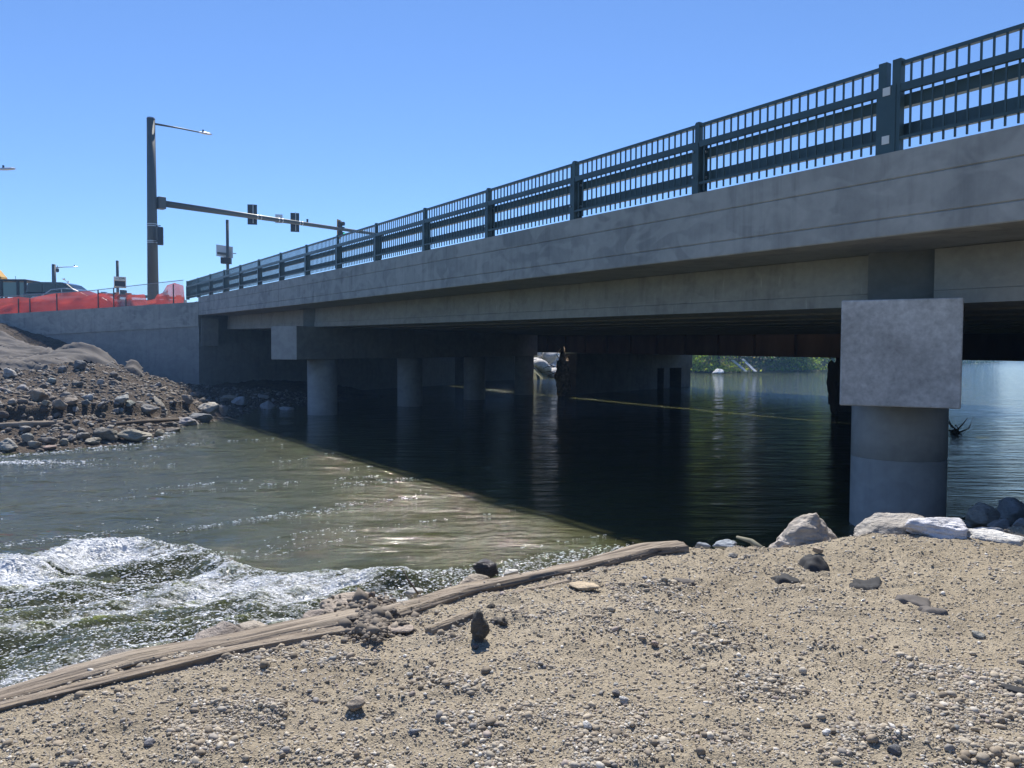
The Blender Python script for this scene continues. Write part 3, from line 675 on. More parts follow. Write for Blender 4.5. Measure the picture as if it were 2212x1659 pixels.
def rock(name, label, loc, size, seed, colr=(.4, .38, .35), rz=0, tilt=(0, 0), cat='rock', group=None, sub=4, mat=None, rough=.06, planes=16, peak=0.):
    o = link(name, rock_mesh(name, size, seed, sub, planes, rough, peak), mat or m_rock)
    o.location = loc; o.rotation_euler = (tilt[0], tilt[1], rz); o.color = (*colr, 1)
    return tag(o, label, cat, group)
def at_y(px, py, Y): return at(px, py, Y=Y)
def front(label, px, py, w, h, Y, seed, colr, name='rock', depth=.8, rz=0, tilt=(0, 0), **k):
    """rock whose centre shows at (px,py), w x h photo pixels across, at depth Y"""
    m = Y / F; return rock(name, label, at(px, py, Y=Y), (w * m, w * m * depth, h * m), seed, colr, rz, tilt, **k)
PALE = (.50, .48, .45); GREY = (.34, .325, .305); TAN = (.42, .35, .27); DARK = (.13, .13, .14); WHITE = (.66, .66, .68); BLUE = (.34, .38, .42)
g = 'boulders along the edge of the gravel bank'
front('large craggy tan and white boulder left of the near bridge column', 1742, 1168, 176, 124, 6.45, 301, (.55, .50, .44), 'boulder', .7, .15, (0, .05), group=g, sub=5, rough=.12, planes=9, peak=.62)
front('long brown-grey boulder half buried in front of the near column', 1935, 1152, 200, 88, 6.75, 302, (.42, .39, .35), 'boulder', .6, .1, (0, -.06), group=g, sub=5, rough=.08)
front('bright white layered boulder beside the near column', 2028, 1146, 150, 78, 6.45, 303, (.80, .80, .84), 'boulder', .7, -.15, (0, .08), group=g, sub=5, rough=.09)
front('flat bleached white slab at the right end of the bank', 2160, 1168, 165, 44, 6.35, 304, (.72, .71, .68), 'boulder', .6, -.1, (0, .1), group=g, sub=5, rough=.08)
front('smaller white rock behind the bleached slab', 2138, 1150, 76, 26, 6.7, 305, (.70, .69, .67), 'rock', .7, 0, group=g)
front('small bluish rock right of the log end', 1518, 1178, 34, 20, 6.4, 306, BLUE, group=g)
front('low bluish rock pair between the log end and the stick', 1570, 1176, 62, 24, 6.5, 307, BLUE, group=g)
front('tan pebble leaning on the foot of the large craggy boulder', 1768, 1189, 24, 14, 6.0, 308, TAN)
front('rounded grey stone lying in front of the small bluish rocks', 1583, 1200, 26, 12, 5.95, 309, (.3, .29, .27))
front('dark boulder in the shade right of the near column', 2118, 1112, 86, 66, 8.6, 310, (.30, .29, .26), 'boulder', .8, .4)
front('broad blue-grey boulder in the shade at the right edge', 2190, 1104, 96, 66, 9.2, 311, (.33, .35, .37), 'boulder', .8, .9)
front('shaded rock wedged below the broad blue-grey boulder', 2160, 1136, 56, 34, 8.0, 312, (.35, .34, .33))
front('shaded rock at the far right above the bleached slab', 2206, 1132, 40, 38, 7.9, 313, (.33, .33, .33))
front('shaded rock at the foot of the near column', 2075, 1136, 44, 26, 8.3, 314, (.3, .3, .3))
g = 'rocks between the log and the rapids'
front('dark-sided pointed rock between the long log and the rapids', 478, 1378, 140, 78, 5.2, 320, (.34, .29, .25), 'rock', .8, .4, (0, .1), group=g, sub=5, peak=.45, planes=9)
front('flat tan rock behind the dark-sided pointed rock', 545, 1362, 96, 36, 5.35, 321, (.46, .40, .33), 'rock', .7, .3, group=g)
front('flat brown slab rock beside the heap of dirt clods', 762, 1303, 166, 48, 5.5, 322, (.42, .35, .28), 'rock', .6, .35, (0, -.05), group=g, sub=5)
front('rounded pinkish rock below the flat brown slab rock', 707, 1338, 124, 50, 5.05, 323, (.43, .36, .30), 'rock', .8, .5, group=g, sub=5)
front('small pale rock at the edge of the foam', 893, 1279, 44, 28, 5.9, 324, (.55, .55, .52), group=g)
front('brown rock lying against the river side of the log', 1022, 1256, 74, 30, 5.95, 325, (.45, .38, .30), group=g)
front('wet black rock standing in the sparkling water', 1052, 1227, 62, 42, 6.4, 326, (.03, .03, .035), group=g, mat=m_wetrock)
front('low pale rock touching the log right of the wet black rock', 1105, 1237, 34, 14, 6.3, 327, (.5, .48, .44), group=g)
front('lumpy grey rock left of the dark-sided pointed rock', 262, 1424, 106, 40, 4.75, 328, (.33, .31, .28), group=g, sub=5)
front('low brown rock near the left end of the log', 158, 1456, 100, 34, 4.5, 329, (.38, .33, .28), group=g)
front('flat low rock between two lumpy rocks by the log', 352, 1408, 60, 16, 5.0, 330, (.4, .36, .3), group=g)
# single stones on the gravel
def stone(label, px, py, w, h, seed, colr, name='stone', **k):
    p = at(px, py + h * .3, z=.92); zz = float(bank_h(np.array([p[0]]), np.array([p[1]]))[0]); p = at(px, py, z=zz + h * .35 * p[1] / F)
    m = p[1] / F; return rock(name, label, p, (w * m, w * m * .8, h * m * 1.05), seed, colr, k.pop('rz', random.uniform(-.5, .5)), k.pop('tilt', (0, 0)), sub=3, cat='stone', **k)
stone('flat-topped tan stone with a black shadow at the lower left of the gravel', 765, 1522, 50, 30, 340, (.45, .38, .30), tilt=(.1, 0))
stone('small pale flat stone right of centre-left gravel', 886, 1458, 20, 12, 341, (.6, .58, .53))
stone('dark round stone below the dirt clod', 1028, 1397, 16, 13, 342, (.16, .15, .15))
stone('white chipped stone in the middle foreground', 1270, 1568, 26, 20, 343, (.72, .7, .66))
stone('dark grey stone beside the round pale stone', 1330, 1497, 20, 17, 344, (.18, .17, .17))
stone('round pale stone in the middle foreground', 1347, 1512, 22, 17, 345, (.55, .54, .52))
stone('pinkish wedge stone left of the black cloth scraps', 1414, 1390, 18, 14, 346, (.5, .4, .34))
stone('angular grey stone right of the buried cloth', 2112, 1372, 30, 16, 347, (.33, .33, .3))
stone('bluish stone by the sandy patch', 1393, 1248, 14, 9, 348, (.25, .27, .3))
stone('dark stone at the bottom edge left of centre', 322, 1605, 26, 18, 349, (.25, .24, .24))
stone('grey oval stone below the tan stone', 893, 1582, 24, 16, 350, (.3, .31, .33))
stone('white round stone near the bottom right', 1785, 1583, 20, 16, 351, (.72, .71, .68))
stone('dark slaty stone near the bottom right corner', 1930, 1618, 36, 20, 352, (.15, .155, .165))
stone('white quartz stone low on the left gravel', 656, 1450, 16, 9, 353, (.75, .74, .7))

# far bank rocks with their own look
def br_(label, px, py, w, h, seed, colr, depth=.8, rz=None, tilt=(0, 0), up=0, **k):
    p = on_slope(px, py + h * .45); m = p[1] / F; p[2] += h * m * .38 + up
    return rock('rock', label, p, (w * m, w * m * depth, h * m * 1.1), seed, colr, random.uniform(-.6, .6) if rz is None else rz, tilt, group='rocks on the far dirt bank', **k)
S1 = [('big tan boulder casting a deep shadow in the middle of the dirt bank', 84, 851, 44, 30, TAN), ('pale angular rock just below the draped fabric at the far left', 22, 806, 32, 20, PALE), ('tan block low on the dirt bank above the ledge', 128, 876, 32, 19, TAN),
 ('dark grey rock under the hump of the fabric', 172, 788, 26, 18, (.22, .22, .22)), ('rounded pale rock high on the right of the dirt bank', 220, 826, 20, 13, PALE), ('flat white slab in the middle of the dirt bank', 193, 858, 27, 13, (.55, .55, .52)),
 ('overhanging brown rock left of the flat white slab', 156, 866, 32, 14, (.33, .28, .23)), ('bluish rock above the big tan boulder', 114, 822, 20, 11, (.36, .4, .38)), ('broad grey boulder beside the leaning slab', 319, 884, 46, 20, GREY),
 ('wide grey-green rock below the pale wide block', 281, 881, 28, 13, (.35, .37, .33)), ('pale wide block left of the leaning slab', 263, 869, 32, 16, (.5, .5, .46)), ('dark rock right under the fabric edge', 135, 796, 24, 12, (.28, .27, .26)),
 ('brown rock on the fabric edge by the shadow', 245, 810, 20, 11, (.33, .3, .27)), ('whitish rock left of the big tan boulder', 52, 838, 24, 14, (.45, .43, .42)), ('small grey rock left of the tan block', 98, 878, 20, 13, (.4, .38, .3)),
 ('blue-grey block above the tan block', 187, 873, 18, 12, (.3, .33, .34)), ('small pink rock at the left edge of the dirt bank', 4, 840, 14, 8, (.45, .38, .36)), ('small tan round rock under the whitish rock', 27, 870, 18, 12, (.4, .36, .31)),
 ('short dark rock above the flat white slab', 168, 829, 22, 9, (.25, .24, .22)), ('small rounded stone standing beside the wide grey-green rock', 262, 886, 12, 10, (.42, .45, .42)),
 ('big pale boulder sunlit beside the water edge near the bridge', 452, 880, 50, 27, (.55, .52, .45)), ('round grey boulder right of the big pale boulder', 483, 884, 23, 22, (.34, .33, .31)), ('long dark rock lying below the big pale boulder', 431, 899, 54, 17, (.25, .26, .27)),
 ('squat brown boulder behind the long dark rock', 406, 869, 24, 21, (.35, .31, .27)), ('pale ridged rock at the waterline left of the long dark rock', 404, 908, 48, 17, (.42, .40, .40)), ('small pointed pale rock on top of the big pale boulder', 438, 864, 14, 9, (.45, .42, .36)),
 ('wide layered slab rock at the water edge', 292, 940, 68, 24, (.42, .39, .31)), ('dark-faced slab rock joined to the layered slab', 226, 935, 60, 24, (.24, .23, .2)), ('oval tan rock low at the waterline', 203, 953, 32, 12, (.42, .38, .3)),
 ('knobbly tan rock right of the layered slab', 342, 936, 23, 15, (.45, .4, .3)), ('large pale layered rock at the left end of the waterline', 17, 960, 46, 24, (.5, .48, .43)), ('upright grey rock beside the pale layered rock', 61, 946, 28, 18, (.36, .37, .34)),
 ('low grey rock in front of the upright grey rock', 74, 960, 28, 13, (.4, .38, .33)), ('dark long rock left of the oval tan rock', 105, 952, 38, 16, (.2, .19, .18)), ('small humped rock at the waterline', 139, 952, 20, 15, (.36, .34, .28)),
 ('thin pink flat rock awash in the shallows', 108, 967, 34, 7, (.45, .33, .28)), ('grey flat rock behind the oval tan rock', 178, 942, 30, 14, (.27, .26, .24)), ('rough low rock by the end of the ledge', 372, 930, 40, 14, (.3, .27, .22)),
 ('brown rock tip at the very end of the dirt bank', 497, 860, 40, 12, (.42, .36, .28))]
for i, (lb, px, py, w_, h_, c_) in enumerate(S1): br_(lb, px, py, w_ * 1.08, h_ * 1.2, 400 + i, [q * .88 for q in c_], rough=.10, planes=15)
p = on_slope(360, 897); m = p[1] / F
rock('rock', 'long pale slab leaning down the bank like a fallen pillar', at(348, 881, Y=p[1]) , (62 * m, 22 * m, 17 * m), 460, (.46, .42, .35), 0, (0, .88), group='rocks on the far dirt bank')
for lb, px, py, w_, h_, Y, s_ in (('pale boulder in the shade under the bridge near the abutment', 578, 878, 36, 27, 34.5, 470), ('flat shaded slab rock behind the pale boulder under the bridge', 566, 857, 36, 12, 37.5, 471), ('low shaded rock awash beside the first far column', 620, 883, 34, 12, 34.2, 472), ('dark boulder in the shade just past the end of the dirt bank', 520, 868, 40, 24, 34.8, 473)):
    front(lb, px, py, w_, h_, Y, s_, (.42, .42, .42), cat='rock', group='rocks on the far dirt bank')
# smaller rocks that nothing tells apart
proto = [rock_mesh('rock', (1, .8, .62), 500 + i, 3, 12) for i in range(6)]
for q in proto: q.materials.append(m_rock)
r = np.random.default_rng(9); cnt = 0
while cnt < 150:
    px, py = r.uniform(0, 500), r.uniform(792, 965); p = on_slope(px, py)
    if p[2] < .02 or p[1] > 40 or py < 800 and px < 110: continue
    o = bpy.data.objects.new('rock', proto[cnt % 6]); col.objects.link(o); s_ = .20 * math.exp(r.normal(0, .42)); o.scale = (s_, s_, s_ * r.uniform(.7, 1.2)); o.location = (p[0], p[1], p[2] + .02); o.rotation_euler = (r.normal(0, .3), r.normal(0, .3), r.uniform(0, 6.28))
    c_ = np.array((TAN, GREY, (.28, .24, .2), (.2, .17, .15), (.3, .29, .28))[r.integers(0, 5)]) * r.uniform(.75, 1.1); o.color = (*c_, 1)
    tag(o, 'small broken rock lying in the dirt of the far bank', 'rock', 'small broken rocks on the far dirt bank'); cnt += 1
# upstream lit riprap slope seen between the old piers
r = np.random.default_rng(10)
for i in range(46):
    t_ = r.uniform(0, 1); Y = 84 + 16 * t_; X = .0545 * Y + r.normal(0, 1.3); hgt = r.uniform(0, 3.0)
    o = bpy.data.objects.new('rock', proto[i % 6]); col.objects.link(o); s_ = r.uniform(1.4, 2.6); o.scale = (s_, s_, s_); o.location = (X - hgt * .5, Y + hgt * 1.2, hgt); o.rotation_euler = (r.normal(0, .3), r.normal(0, .3), r.uniform(0, 6.28)); o.color = (.62, .6, .57, 1)
    tag(o, 'big pale sunlit riprap rock on the bank upstream of the old bridge', 'rock', 'riprap rocks upstream of the old bridge')

# ------------------------------------------------------------------ logs, dirt clods, cloth
LOGP = []
def log(name, label, pts, wd, ht, seed, lift=0., taper=1.):
    """weathered squared timber lying along photo points on the bank"""
    P = []
    for px, py in pts:
        p = at(px, py, z=.92); z = max(float(bank_h(np.array([p[0]]), np.array([p[1]]), False)[0]), .84); p[2] = z + lift; P.append(p)
    P = np.array(P); L = np.r_[0, np.cumsum(np.linalg.norm(np.diff(P, axis=0), axis=1))]; n = 260; s_ = np.linspace(0, L[-1], n)
    C = np.stack([np.interp(s_, L, P[:, k]) for k in range(3)], 1); k_ = np.ones(9) / 9
    for q in range(3): C[4:-4, q] = np.convolve(C[:, q], k_, 'valid')
    r = np.random.default_rng(seed); m = 36; secs = []
    for i in range(n):
        d_ = C[min(i + 1, n - 1)] - C[max(i - 1, 0)]; d_ /= np.linalg.norm(d_); sd_ = np.cross(d_, [0, 0, 1]); sd_ /= np.linalg.norm(sd_); up = np.cross(sd_, d_)
        e = min(1, (i + .3) / 3, (n - i - .7) / 3) ** .4 * (1 - (1 - taper) * (1 - i / n)); row = []
        for j in range(m):
            t_ = 2 * math.pi * j / m; cx, cy = math.cos(t_), math.sin(t_); rr = (abs(cx) ** 5 + abs(cy) ** 5) ** (-.2)
            rr *= 1 + .13 * float(vn(np.array(j * 1.1), np.array(s_[i] * .8), seed=seed)) + .12 * float(vn(np.array(j * 2.9), np.array(s_[i] * 4.), seed=seed + 1)) + (.22 * float(vn(np.array(j * 7.7), np.array(s_[i] * .9), seed=seed + 2)) if cy > 0 else 0)
            row.append(C[i] + (sd_ * cx * wd / 2 + up * cy * ht / 2) * rr * e)
        secs.append(row)
    o = MB().loft(secs).build(name, m_log, None, True); c = C[n // 2]
    o.data.transform(Matrix.Translation(-Vector(c))); o.location = c
    k_ = r.integers(0, n, int(L[-1] * 260)); LOGP.append(np.c_[C[k_, :2] + r.normal(0, wd * .42, (len(k_), 2)), C[k_, 2] + ht * .40 * np.ones(len(k_)) * (r.random(len(k_)) < .4)])
    return tag(o, label, 'log', 'weathered timbers edging the gravel bank')
log('log', 'thick weathered timber with its blunt end jutting over the water', [(835, 1330), (1010, 1276), (1240, 1224), (1400, 1190), (1482, 1182)], .17, .12, 1, .0, .85)
log('log', 'long outer weathered timber running to the left edge of the photo', [(-420, 1580), (-200, 1536), (0, 1494), (300, 1428), (500, 1386), (690, 1346), (835, 1316)], .15, .08, 2, .0)
log('log', 'thin inner timber half buried in gravel left of the dirt heap', [(-300, 1595), (0, 1530), (300, 1464), (500, 1413), (700, 1366), (800, 1350)], .07, .055, 3, -.004)
log('log', 'short splintered timber stub left of the standing dirt clod', [(925, 1372), (1000, 1350), (1018, 1342)], .07, .06, 4, .0)
log('log', 'slim plank edge buried in gravel behind the sandy patch', [(1090, 1290), (1220, 1254), (1330, 1222)], .05, .03, 5, -.005)
P = np.concatenate(LOGP); P[:, 2] = np.maximum(P[:, 2], bank_h(P[:, 0], P[:, 1])); P = P[(P[:, 2] < 1.1) & (P[:, 1] > 2)]; r = np.random.default_rng(3)
tag(stones('gravel', P, .0042 * np.exp(r.normal(0, .5, len(P))), 19, 1, .6, pcol(len(P), r), m_pebble), 'gravel bits scattered over and along the old timbers', 'gravel', kind='stuff')
def clod(label, px, py, w, h, seed, c=(.13, .115, .095), name='dirt_clod', grp='dark dirt clods'):
    p = at(px, py + h * .5, z=.92); m = p[1] / F; q = at(px, py + h * .12, Y=p[1])
    o = link(name, rock_mesh(name, (w * m, w * m * .8, h * m), seed, 4, 30, .17), m_rock); o.location = q; o.color = (*c, 1); return tag(o, label, 'dirt clod', grp)
clod('tall dark dirt clod standing upright on the gravel', 1034, 1345, 50, 84, 600, (.10, .095, .085))
clod('low dark dirt clod right of the tall clod', 1078, 1340, 42, 26, 601)
clod('round dark dirt clod near the tall clod, farther right', 1116, 1328, 36, 24, 602, (.14, .12, .1))
clod('small knob of dirt behind the tall clod', 1062, 1312, 24, 24, 603)
hp = [('topmost clod of the dirt heap on the timber', 806, 1302, 34, 30), ('right-hand clod of the dirt heap', 850, 1322, 36, 26), ('left-hand clod of the dirt heap', 760, 1336, 44, 22), ('middle clod of the dirt heap', 806, 1336, 46, 30), ('lowest clod of the dirt heap', 795, 1362, 34, 18), ('clod at the right foot of the dirt heap', 868, 1346, 34, 20)]
for i, (lb, px, py, w_, h_) in enumerate(hp): clod(lb, px, py, w_, h_, 610 + i, (.17, .145, .12))
r = np.random.default_rng(12); n = 1500
px = r.normal(805, 46, n); py = r.normal(1336, 20, n); k = (px > 690) & (px < 930); P = np.array([at(a, b, z=.91 + .05 * math.exp(-((a - 805) / 40) ** 2)) for a, b in zip(px[k], py[k])])
tag(stones('loose_dirt', P, .009 * np.exp(r.normal(0, .6, len(P))), 13, 1, .8, np.tile((.24, .2, .155), (len(P), 1)) * r.uniform(.6, 1.2, (len(P), 1)), m_pebble), 'crumbled brown dirt heaped over the timber', 'dirt', kind='stuff')
def slab(label, px, py, w, h, seed, c, name='flat_stone', th=.02, rz=0, tilt=(0, 0), cat='stone'):
    p = at(px, py, z=.93); m = p[1] / F; dep = h * m / math.tan(math.atan2(CAMZ - .93, p[1])); return rock(name, label, p, (w * m, dep, th), seed, c, rz, tilt, sub=3, cat=cat, rough=.05)
slab('cracked flat tan stone at the foot of the dirt heap', 868, 1355, 70, 22, 620, (.40, .33, .27), th=.03)
slab('smooth sandy-yellow flat stone in the gravel behind the tall clod', 1262, 1266, 54, 24, 621, (.52, .42, .29), th=.03, rz=.5)
slab('upright brown bark chip on top of the dirt heap', 801, 1292, 18, 6, 622, (.32, .25, .19), 'bark_chip', .09, .3, (0, .3), 'bark')
def cloth(label, px, py, w, d_, seed, hump=.05, rz=0, mat=None):
    c0 = at(px, py, z=.93); m = c0[1] / F; W_ = w * m; nx, ny = 36, 26; xs_, ys_ = np.meshgrid(np.linspace(-.5, .5, nx), np.linspace(-.5, .5, ny)); x0_ = xs_.ravel() * 2; y0_ = ys_.ravel() * 2; x = x0_ * np.sqrt(1 - y0_ ** 2 / 2) / 2; y = y0_ * np.sqrt(1 - x0_ ** 2 / 2) / 2
    e = 1 + .25 * vn(np.arctan2(y, x) * 1.3, x * 0 + seed, seed=seed); x = x * W_ * e; y = y * d_ * e
    ca, sa = math.cos(rz), math.sin(rz); x, y = x * ca - y * sa, x * sa + y * ca; X = x + c0[0]; Y = y + c0[1]
    z = bank_h(X, Y, False) + .004 + hump * np.maximum(0, .5 + .6 * fbm(X * 5, Y * 7, seed=seed, oct=2)) * np.clip(1 - np.maximum(np.abs(x0_), np.abs(y0_)) ** 2, 0, 1) ** .7 + .012 * np.abs(vn(X * 30, Y * 12, seed=seed + 3)) - .03 * np.clip(np.maximum(np.abs(x0_), np.abs(y0_)) - .75, 0, 1) * 4
    i = (np.arange(ny - 1)[:, None] * nx + np.arange(nx - 1)[None]).ravel()
    me = npmesh('cloth_scrap', np.stack([X - c0[0], Y - c0[1], z - c0[2]], 1), np.stack([i, i + 1, i + nx + 1, i + nx], 1), True)
    o = link('cloth_scrap', me, mat or m_cloth); o.location = c0; return tag(o, label, 'cloth', 'dark fabric scraps half buried in gravel')
cloth('crumpled black fabric scrap nearest the camera left of its fellows', 1697, 1243, 64, .26, 1, .075)
cloth('black fabric scrap bunched up against the large craggy boulder', 1762, 1216, 70, .28, 2, .085)
cloth('flat dark fabric scrap right of the bunched one', 1872, 1252, 72, .26, 3, .035, -.3)
cloth('long grey fabric scrap half buried right of the flat one', 1968, 1290, 84, .2, 4, .03, -.5, m_fabric)
cloth('grey fabric corner poking from the gravel by the sandy track', 2018, 1312, 60, .2, 5, .035, -.3, m_fabric)
cloth('small dark fabric end lying left of the crumpled scrap', 1478, 1252, 50, .12, 6, .02, -.3, m_fabric)
cloth('narrow dark strip of fabric near the right edge', 2195, 1483, 70, .08, 7, .02, -.3)
# stick
p0, p1 = at(1592, 1160, Y=6.5), at(1656, 1184, Y=6.2)
st = thing('stick', p1, 'grey-green split stick poking up from behind the gravel crest', 'stick')
MB().tube([p1 + [0, 0, -.04], (p0 + p1) / 2 + [0, 0, .01], p0], [.03, .022, .012], 8).build('stem', m_stick, st, True)
MB().tube([(p0 + p1) / 2, (p0 + p1) / 2 + [.02, 0, -.08], (p0 + p1) / 2 + [.05, 0, -.14]], [.012, .01, .008], 6).build('twig', m_stick, st, True)
for i, (a, b, c, lb) in enumerate((((338, 1425), (358, 1395), (395, 1380), 'thin driftwood twig curving over the water by the log'), ((905, 1285), (880, 1250), (872, 1232), 'thin dark twig sticking up by the small pale rock'))):
    P = [at(*q, Y=4.9 + i * .9) for q in (a, b, c)]; o = MB().tube(P, [.008, .006, .003], 6).build('twig', m_twig, None, True); tag(o, lb, 'twig')
# log ledge on far bank
def pole3(name, label, a, b, r0, mat, cat, grp=None):
    c = (a + b) / 2; o = MB().tube([a - c, a * .5 + b * .5 - c + np.array([0, 0, .03]), b - c], [r0, r0 * .9, r0 * .8], 8).build(name, mat, None, True); o.location = c; return tag(o, label, cat, grp)
pole3('log', 'long pale log lying along the ledge of the far dirt bank', at(-60, 928, Y=20.9) + [0, 0, .05], at(190, 916, Y=22.3) + [0, 0, .05], .09, m_log, 'log')
pole3('log', 'thin dark log behind the layered slab rock on the far bank', at(215, 921, Y=22.3), at(385, 906, Y=25.5), .07, m_twig, 'log')
c0 = at(436, 912, Y=28.2); o = MB().tube([c0, c0 + [.25, 0, .18], c0 + [.9, .1, .16], c0 + [1.5, .1, .02]], [.03, .025, .02, .012], 6).build('branch', m_log, None, True); tag(o, 'bleached bent branch arching over the water below the pale boulder', 'branch')

# ------------------------------------------------------------------ fabric on the far slope
def drape(name, label, poly, seed, hump=None):
    P = np.array(poly); xs_ = np.arange(P[:, 0].min() - .1, P[:, 0].max() + .1, .1); ys_ = np.arange(P[:, 1].min() - .1, P[:, 1].max() + .1, .1)
    c = np.array([P[:, 0].mean(), P[:, 1].mean(), 0])
    def zf(x, y):
        q = y - .35 * x + 1.2 * vn(x * .35, y * .35, seed=seed)
        z = tps(x, y) + .10 + .10 * fbm(x * .5, y * .5, seed=seed, oct=2)
        z = z + .20 * (1 - np.abs(vn(q * 1.7, (x + y) * .18, seed=seed + 1))) ** 5 + .12 * (1 - np.abs(vn(q * 4.1, (x + y) * .4, seed=seed + 2))) ** 5
        if hump: z = z + hump[3] * np.exp(-((x - hump[0]) ** 2 + (y - hump[1]) ** 2) / hump[2] ** 2)
        dd, _ = polydist(x, y, list(poly) + [poly[0]]); return z - .22 * np.exp(-(dd / .25) ** 2)
    me, _, _, _ = gridmesh(name, xs_, ys_, zf, True, lambda x, y: inpoly(x, y, [(a + .0, b) for a, b in poly]))
    return tag(link(name, me, m_fabric), label, 'fabric', 'grey geotextile sheets on the far slope')
def w2(px, py, Y): p = at(px, py, Y=Y); return (p[0], p[1])
drape('geotextile_sheet', 'large wrinkled grey fabric sheet draped over the slope below the wing wall', [(-42, 27), w2(-60, 795, 29.5), w2(0, 792, 29.6), w2(60, 803, 30), w2(105, 803, 30.5), w2(150, 785, 31.5), w2(185, 772, 33), w2(222, 790, 33.3), w2(262, 812, 33.2), w2(262, 808, 35.5), w2(215, 782, 37.2), w2(175, 768, 38.3), w2(120, 768, 39.8), w2(60, 745, 40.7), w2(0, 717, 41.2), (-42, 42)], 701, (w2(180, 770, 34.5)[0], 34.6, 1.3, .38))
drape('geotextile_sheet', 'small pale fabric scrap lying beside the wall shadow', [w2(262, 812, 34.2), w2(300, 836, 34.3), w2(316, 838, 34.8), w2(308, 812, 37), w2(280, 806, 37.2)], 702, (w2(292, 812, 36)[0], 36, .9, .3))

# ------------------------------------------------------------------ signals, lamps, signs on the road behind the wing wall
def vpole(mb, p, z0, z1, r0, r1, n=20): mb.tube([(p[0], p[1], z0), (p[0], p[1], (z0 + z1) / 2), (p[0], p[1], z1)], [r0, (r0 + r1) / 2, r1], n)
GZ = 4.95
pb_ = at(331, 655, Y=47); mp = thing('signal_mast', (pb_[0], pb_[1], GZ), 'tall dark mast pole carrying a long signal arm and a street lamp', 'signal pole')
ptop = at(323.5, 256, Y=47)[2]
mb = MB(); vpole(mb, pb_, GZ - .1, ptop, .33, .235, 28); mb.build('pole', m_pole, mp, True)
mb = MB(); vpole(mb, pb_, ptop - .02, ptop + .05, .25, .22, 28); mb.build('pole_cap', m_galv, mp)
a0 = at(334, 437, Y=47); a1 = at(800, 504, Y=58.9); ad = (a1 - a0) / np.linalg.norm(a1 - a0)
MB().tube([a0 + ad * .55, (a0 + a1) / 2, a1 + ad * 1.2], [.2, .155, .10], 20).build('mast_arm', m_pole, mp, True)
MB().beam(a0 + ad * .15, a0 + ad * .6, .5, .72).build('arm_flange', m_pole, mp, bevel=.03)
for py_ in (398, 402.5, 450, 454.5):
    q = at(329, 420 + (py_ - 398), Y=47) if False else None
zb = [at(331, y_, Y=47)[2] for y_ in (484.5, 488.5, 521, 524.5)]
for z in zb: mb = MB(); vpole(mb, pb_, z - .025, z + .025, .31, .31, 24); mb.build('band_clamp', m_galv, mp)
l0 = at(331, 267, Y=47); l1 = at(432, 286, Y=49.0)
MB().tube([l0, (l0 + l1) / 2 + np.array([0, 0, .02]), l1], [.065, .05, .04], 10).build('lamp_arm', m_pole, mp, True)
def lamp_head(l1, ld, parent, sc_=1.0, mat=m_alu):
    ld = ld / np.linalg.norm(ld); up = np.array([0, 0, 1.]); sd_ = np.cross(ld, up); secs = []
    for t_, w_, h_ in ((-.1, .04, .05), (.1, .09, .07), (.3, .15, .075), (.6, .16, .06), (.75, .10, .03)):
        c = l1 + ld * t_ * sc_; secs.append([c + sd_ * w_ * sc_ * x + up * h_ * sc_ * y for x, y in ((-1, -.5), (1, -.5), (.9, .4), (.4, 1), (-.4, 1), (-.9, .4))])
    h = MB().loft(secs).build('lamp_head', mat, parent)
    c = l1 + ld * .2 * sc_; MB().tube([c + up * .06 * sc_, c + up * .2 * sc_], .05 * sc_, 10).build('photocell', m_black, h)
lamp_head(l1, l1 - l0, mp, 1.0)
Vw = np.array([.26, -.97, 0])        # the heads look away from the camera (towards traffic on the far side)
def sig(px, py, Y, w_, h_, face, side=False):
    """vertical three-light signal with backplate; face = horizontal unit vector it looks along"""
    c = at(px, py, Y=Y); f_ = np.array(face, float); f_ /= np.linalg.norm(f_); s_ = np.array([-f_[1], f_[0], 0])
    def bx(mb, o, sx, sy, sz): mb.hexa([c + o[0] * f_ + o[1] * s_ + np.array([0, 0, o[2]]) + f_ * x * sx + s_ * y * sy + np.array([0, 0, z * sz]) for z in (-.5, .5) for x, y in ((-.5, -.5), (.5, -.5), (.5, .5), (-.5, .5))])
    mb = MB(); bx(mb, (.0, 0, 0), .02, w_, h_); return c, f_, s_, bx, mb
for px, py, Y, w_, h_ in ((545, 463.5, 52.6, .62, 1.36), (637, 480.5, 54.9, .60, 1.34)):
    c, f_, s_, bx, mb = sig(px, py, Y, w_, h_, (-.22, .97, 0))
    hd = mb.build('signal_head', m_black, mp, bevel=.006)
    mb = MB(); bx(mb, (.12, 0, 0), .2, .34, 1.06); mb.build('signal_housing', m_black, hd, bevel=.03)
    MB().tube([c - f_ * .10 + s_ * -.06 + np.array([0, 0, -.6]), c - f_ * .10 + s_ * -.06 + np.array([0, 0, .7])], .028, 8).build('mounting_bar', m_galv, hd)
    for k in (-.34, 0, .34): MB().tube([c + f_ * .22 + np.array([0, 0, k]), c + f_ * .44 + np.array([0, 0, k])], .13, 12).build('visor', m_black, hd)
c, f_, s_, bx, mb = sig(732, 495, 57.2, .5, 1.4, (1, -.35, 0))
hd = mb.build('signal_head', m_yellow, mp); hd['label'] = 'side-on signal head with yellow backplate edge and green light'
mb = MB(); bx(mb, (.12, 0, 0), .2, .34, 1.15); mb.build('signal_housing', m_black, hd, bevel=.03)
for k in (-.38, 0, .38): MB().tube([c + f_ * .22 + np.array([0, 0, k]), c + f_ * .44 + np.array([0, 0, k])], [.14, .15], 12).build('visor', m_black, hd)
MB().tube([c + f_ * .225 + np.array([0, 0, -.38]), c + f_ * .452 + np.array([0, 0, -.38])], .11, 12).build('green_light', m_lens, hd)
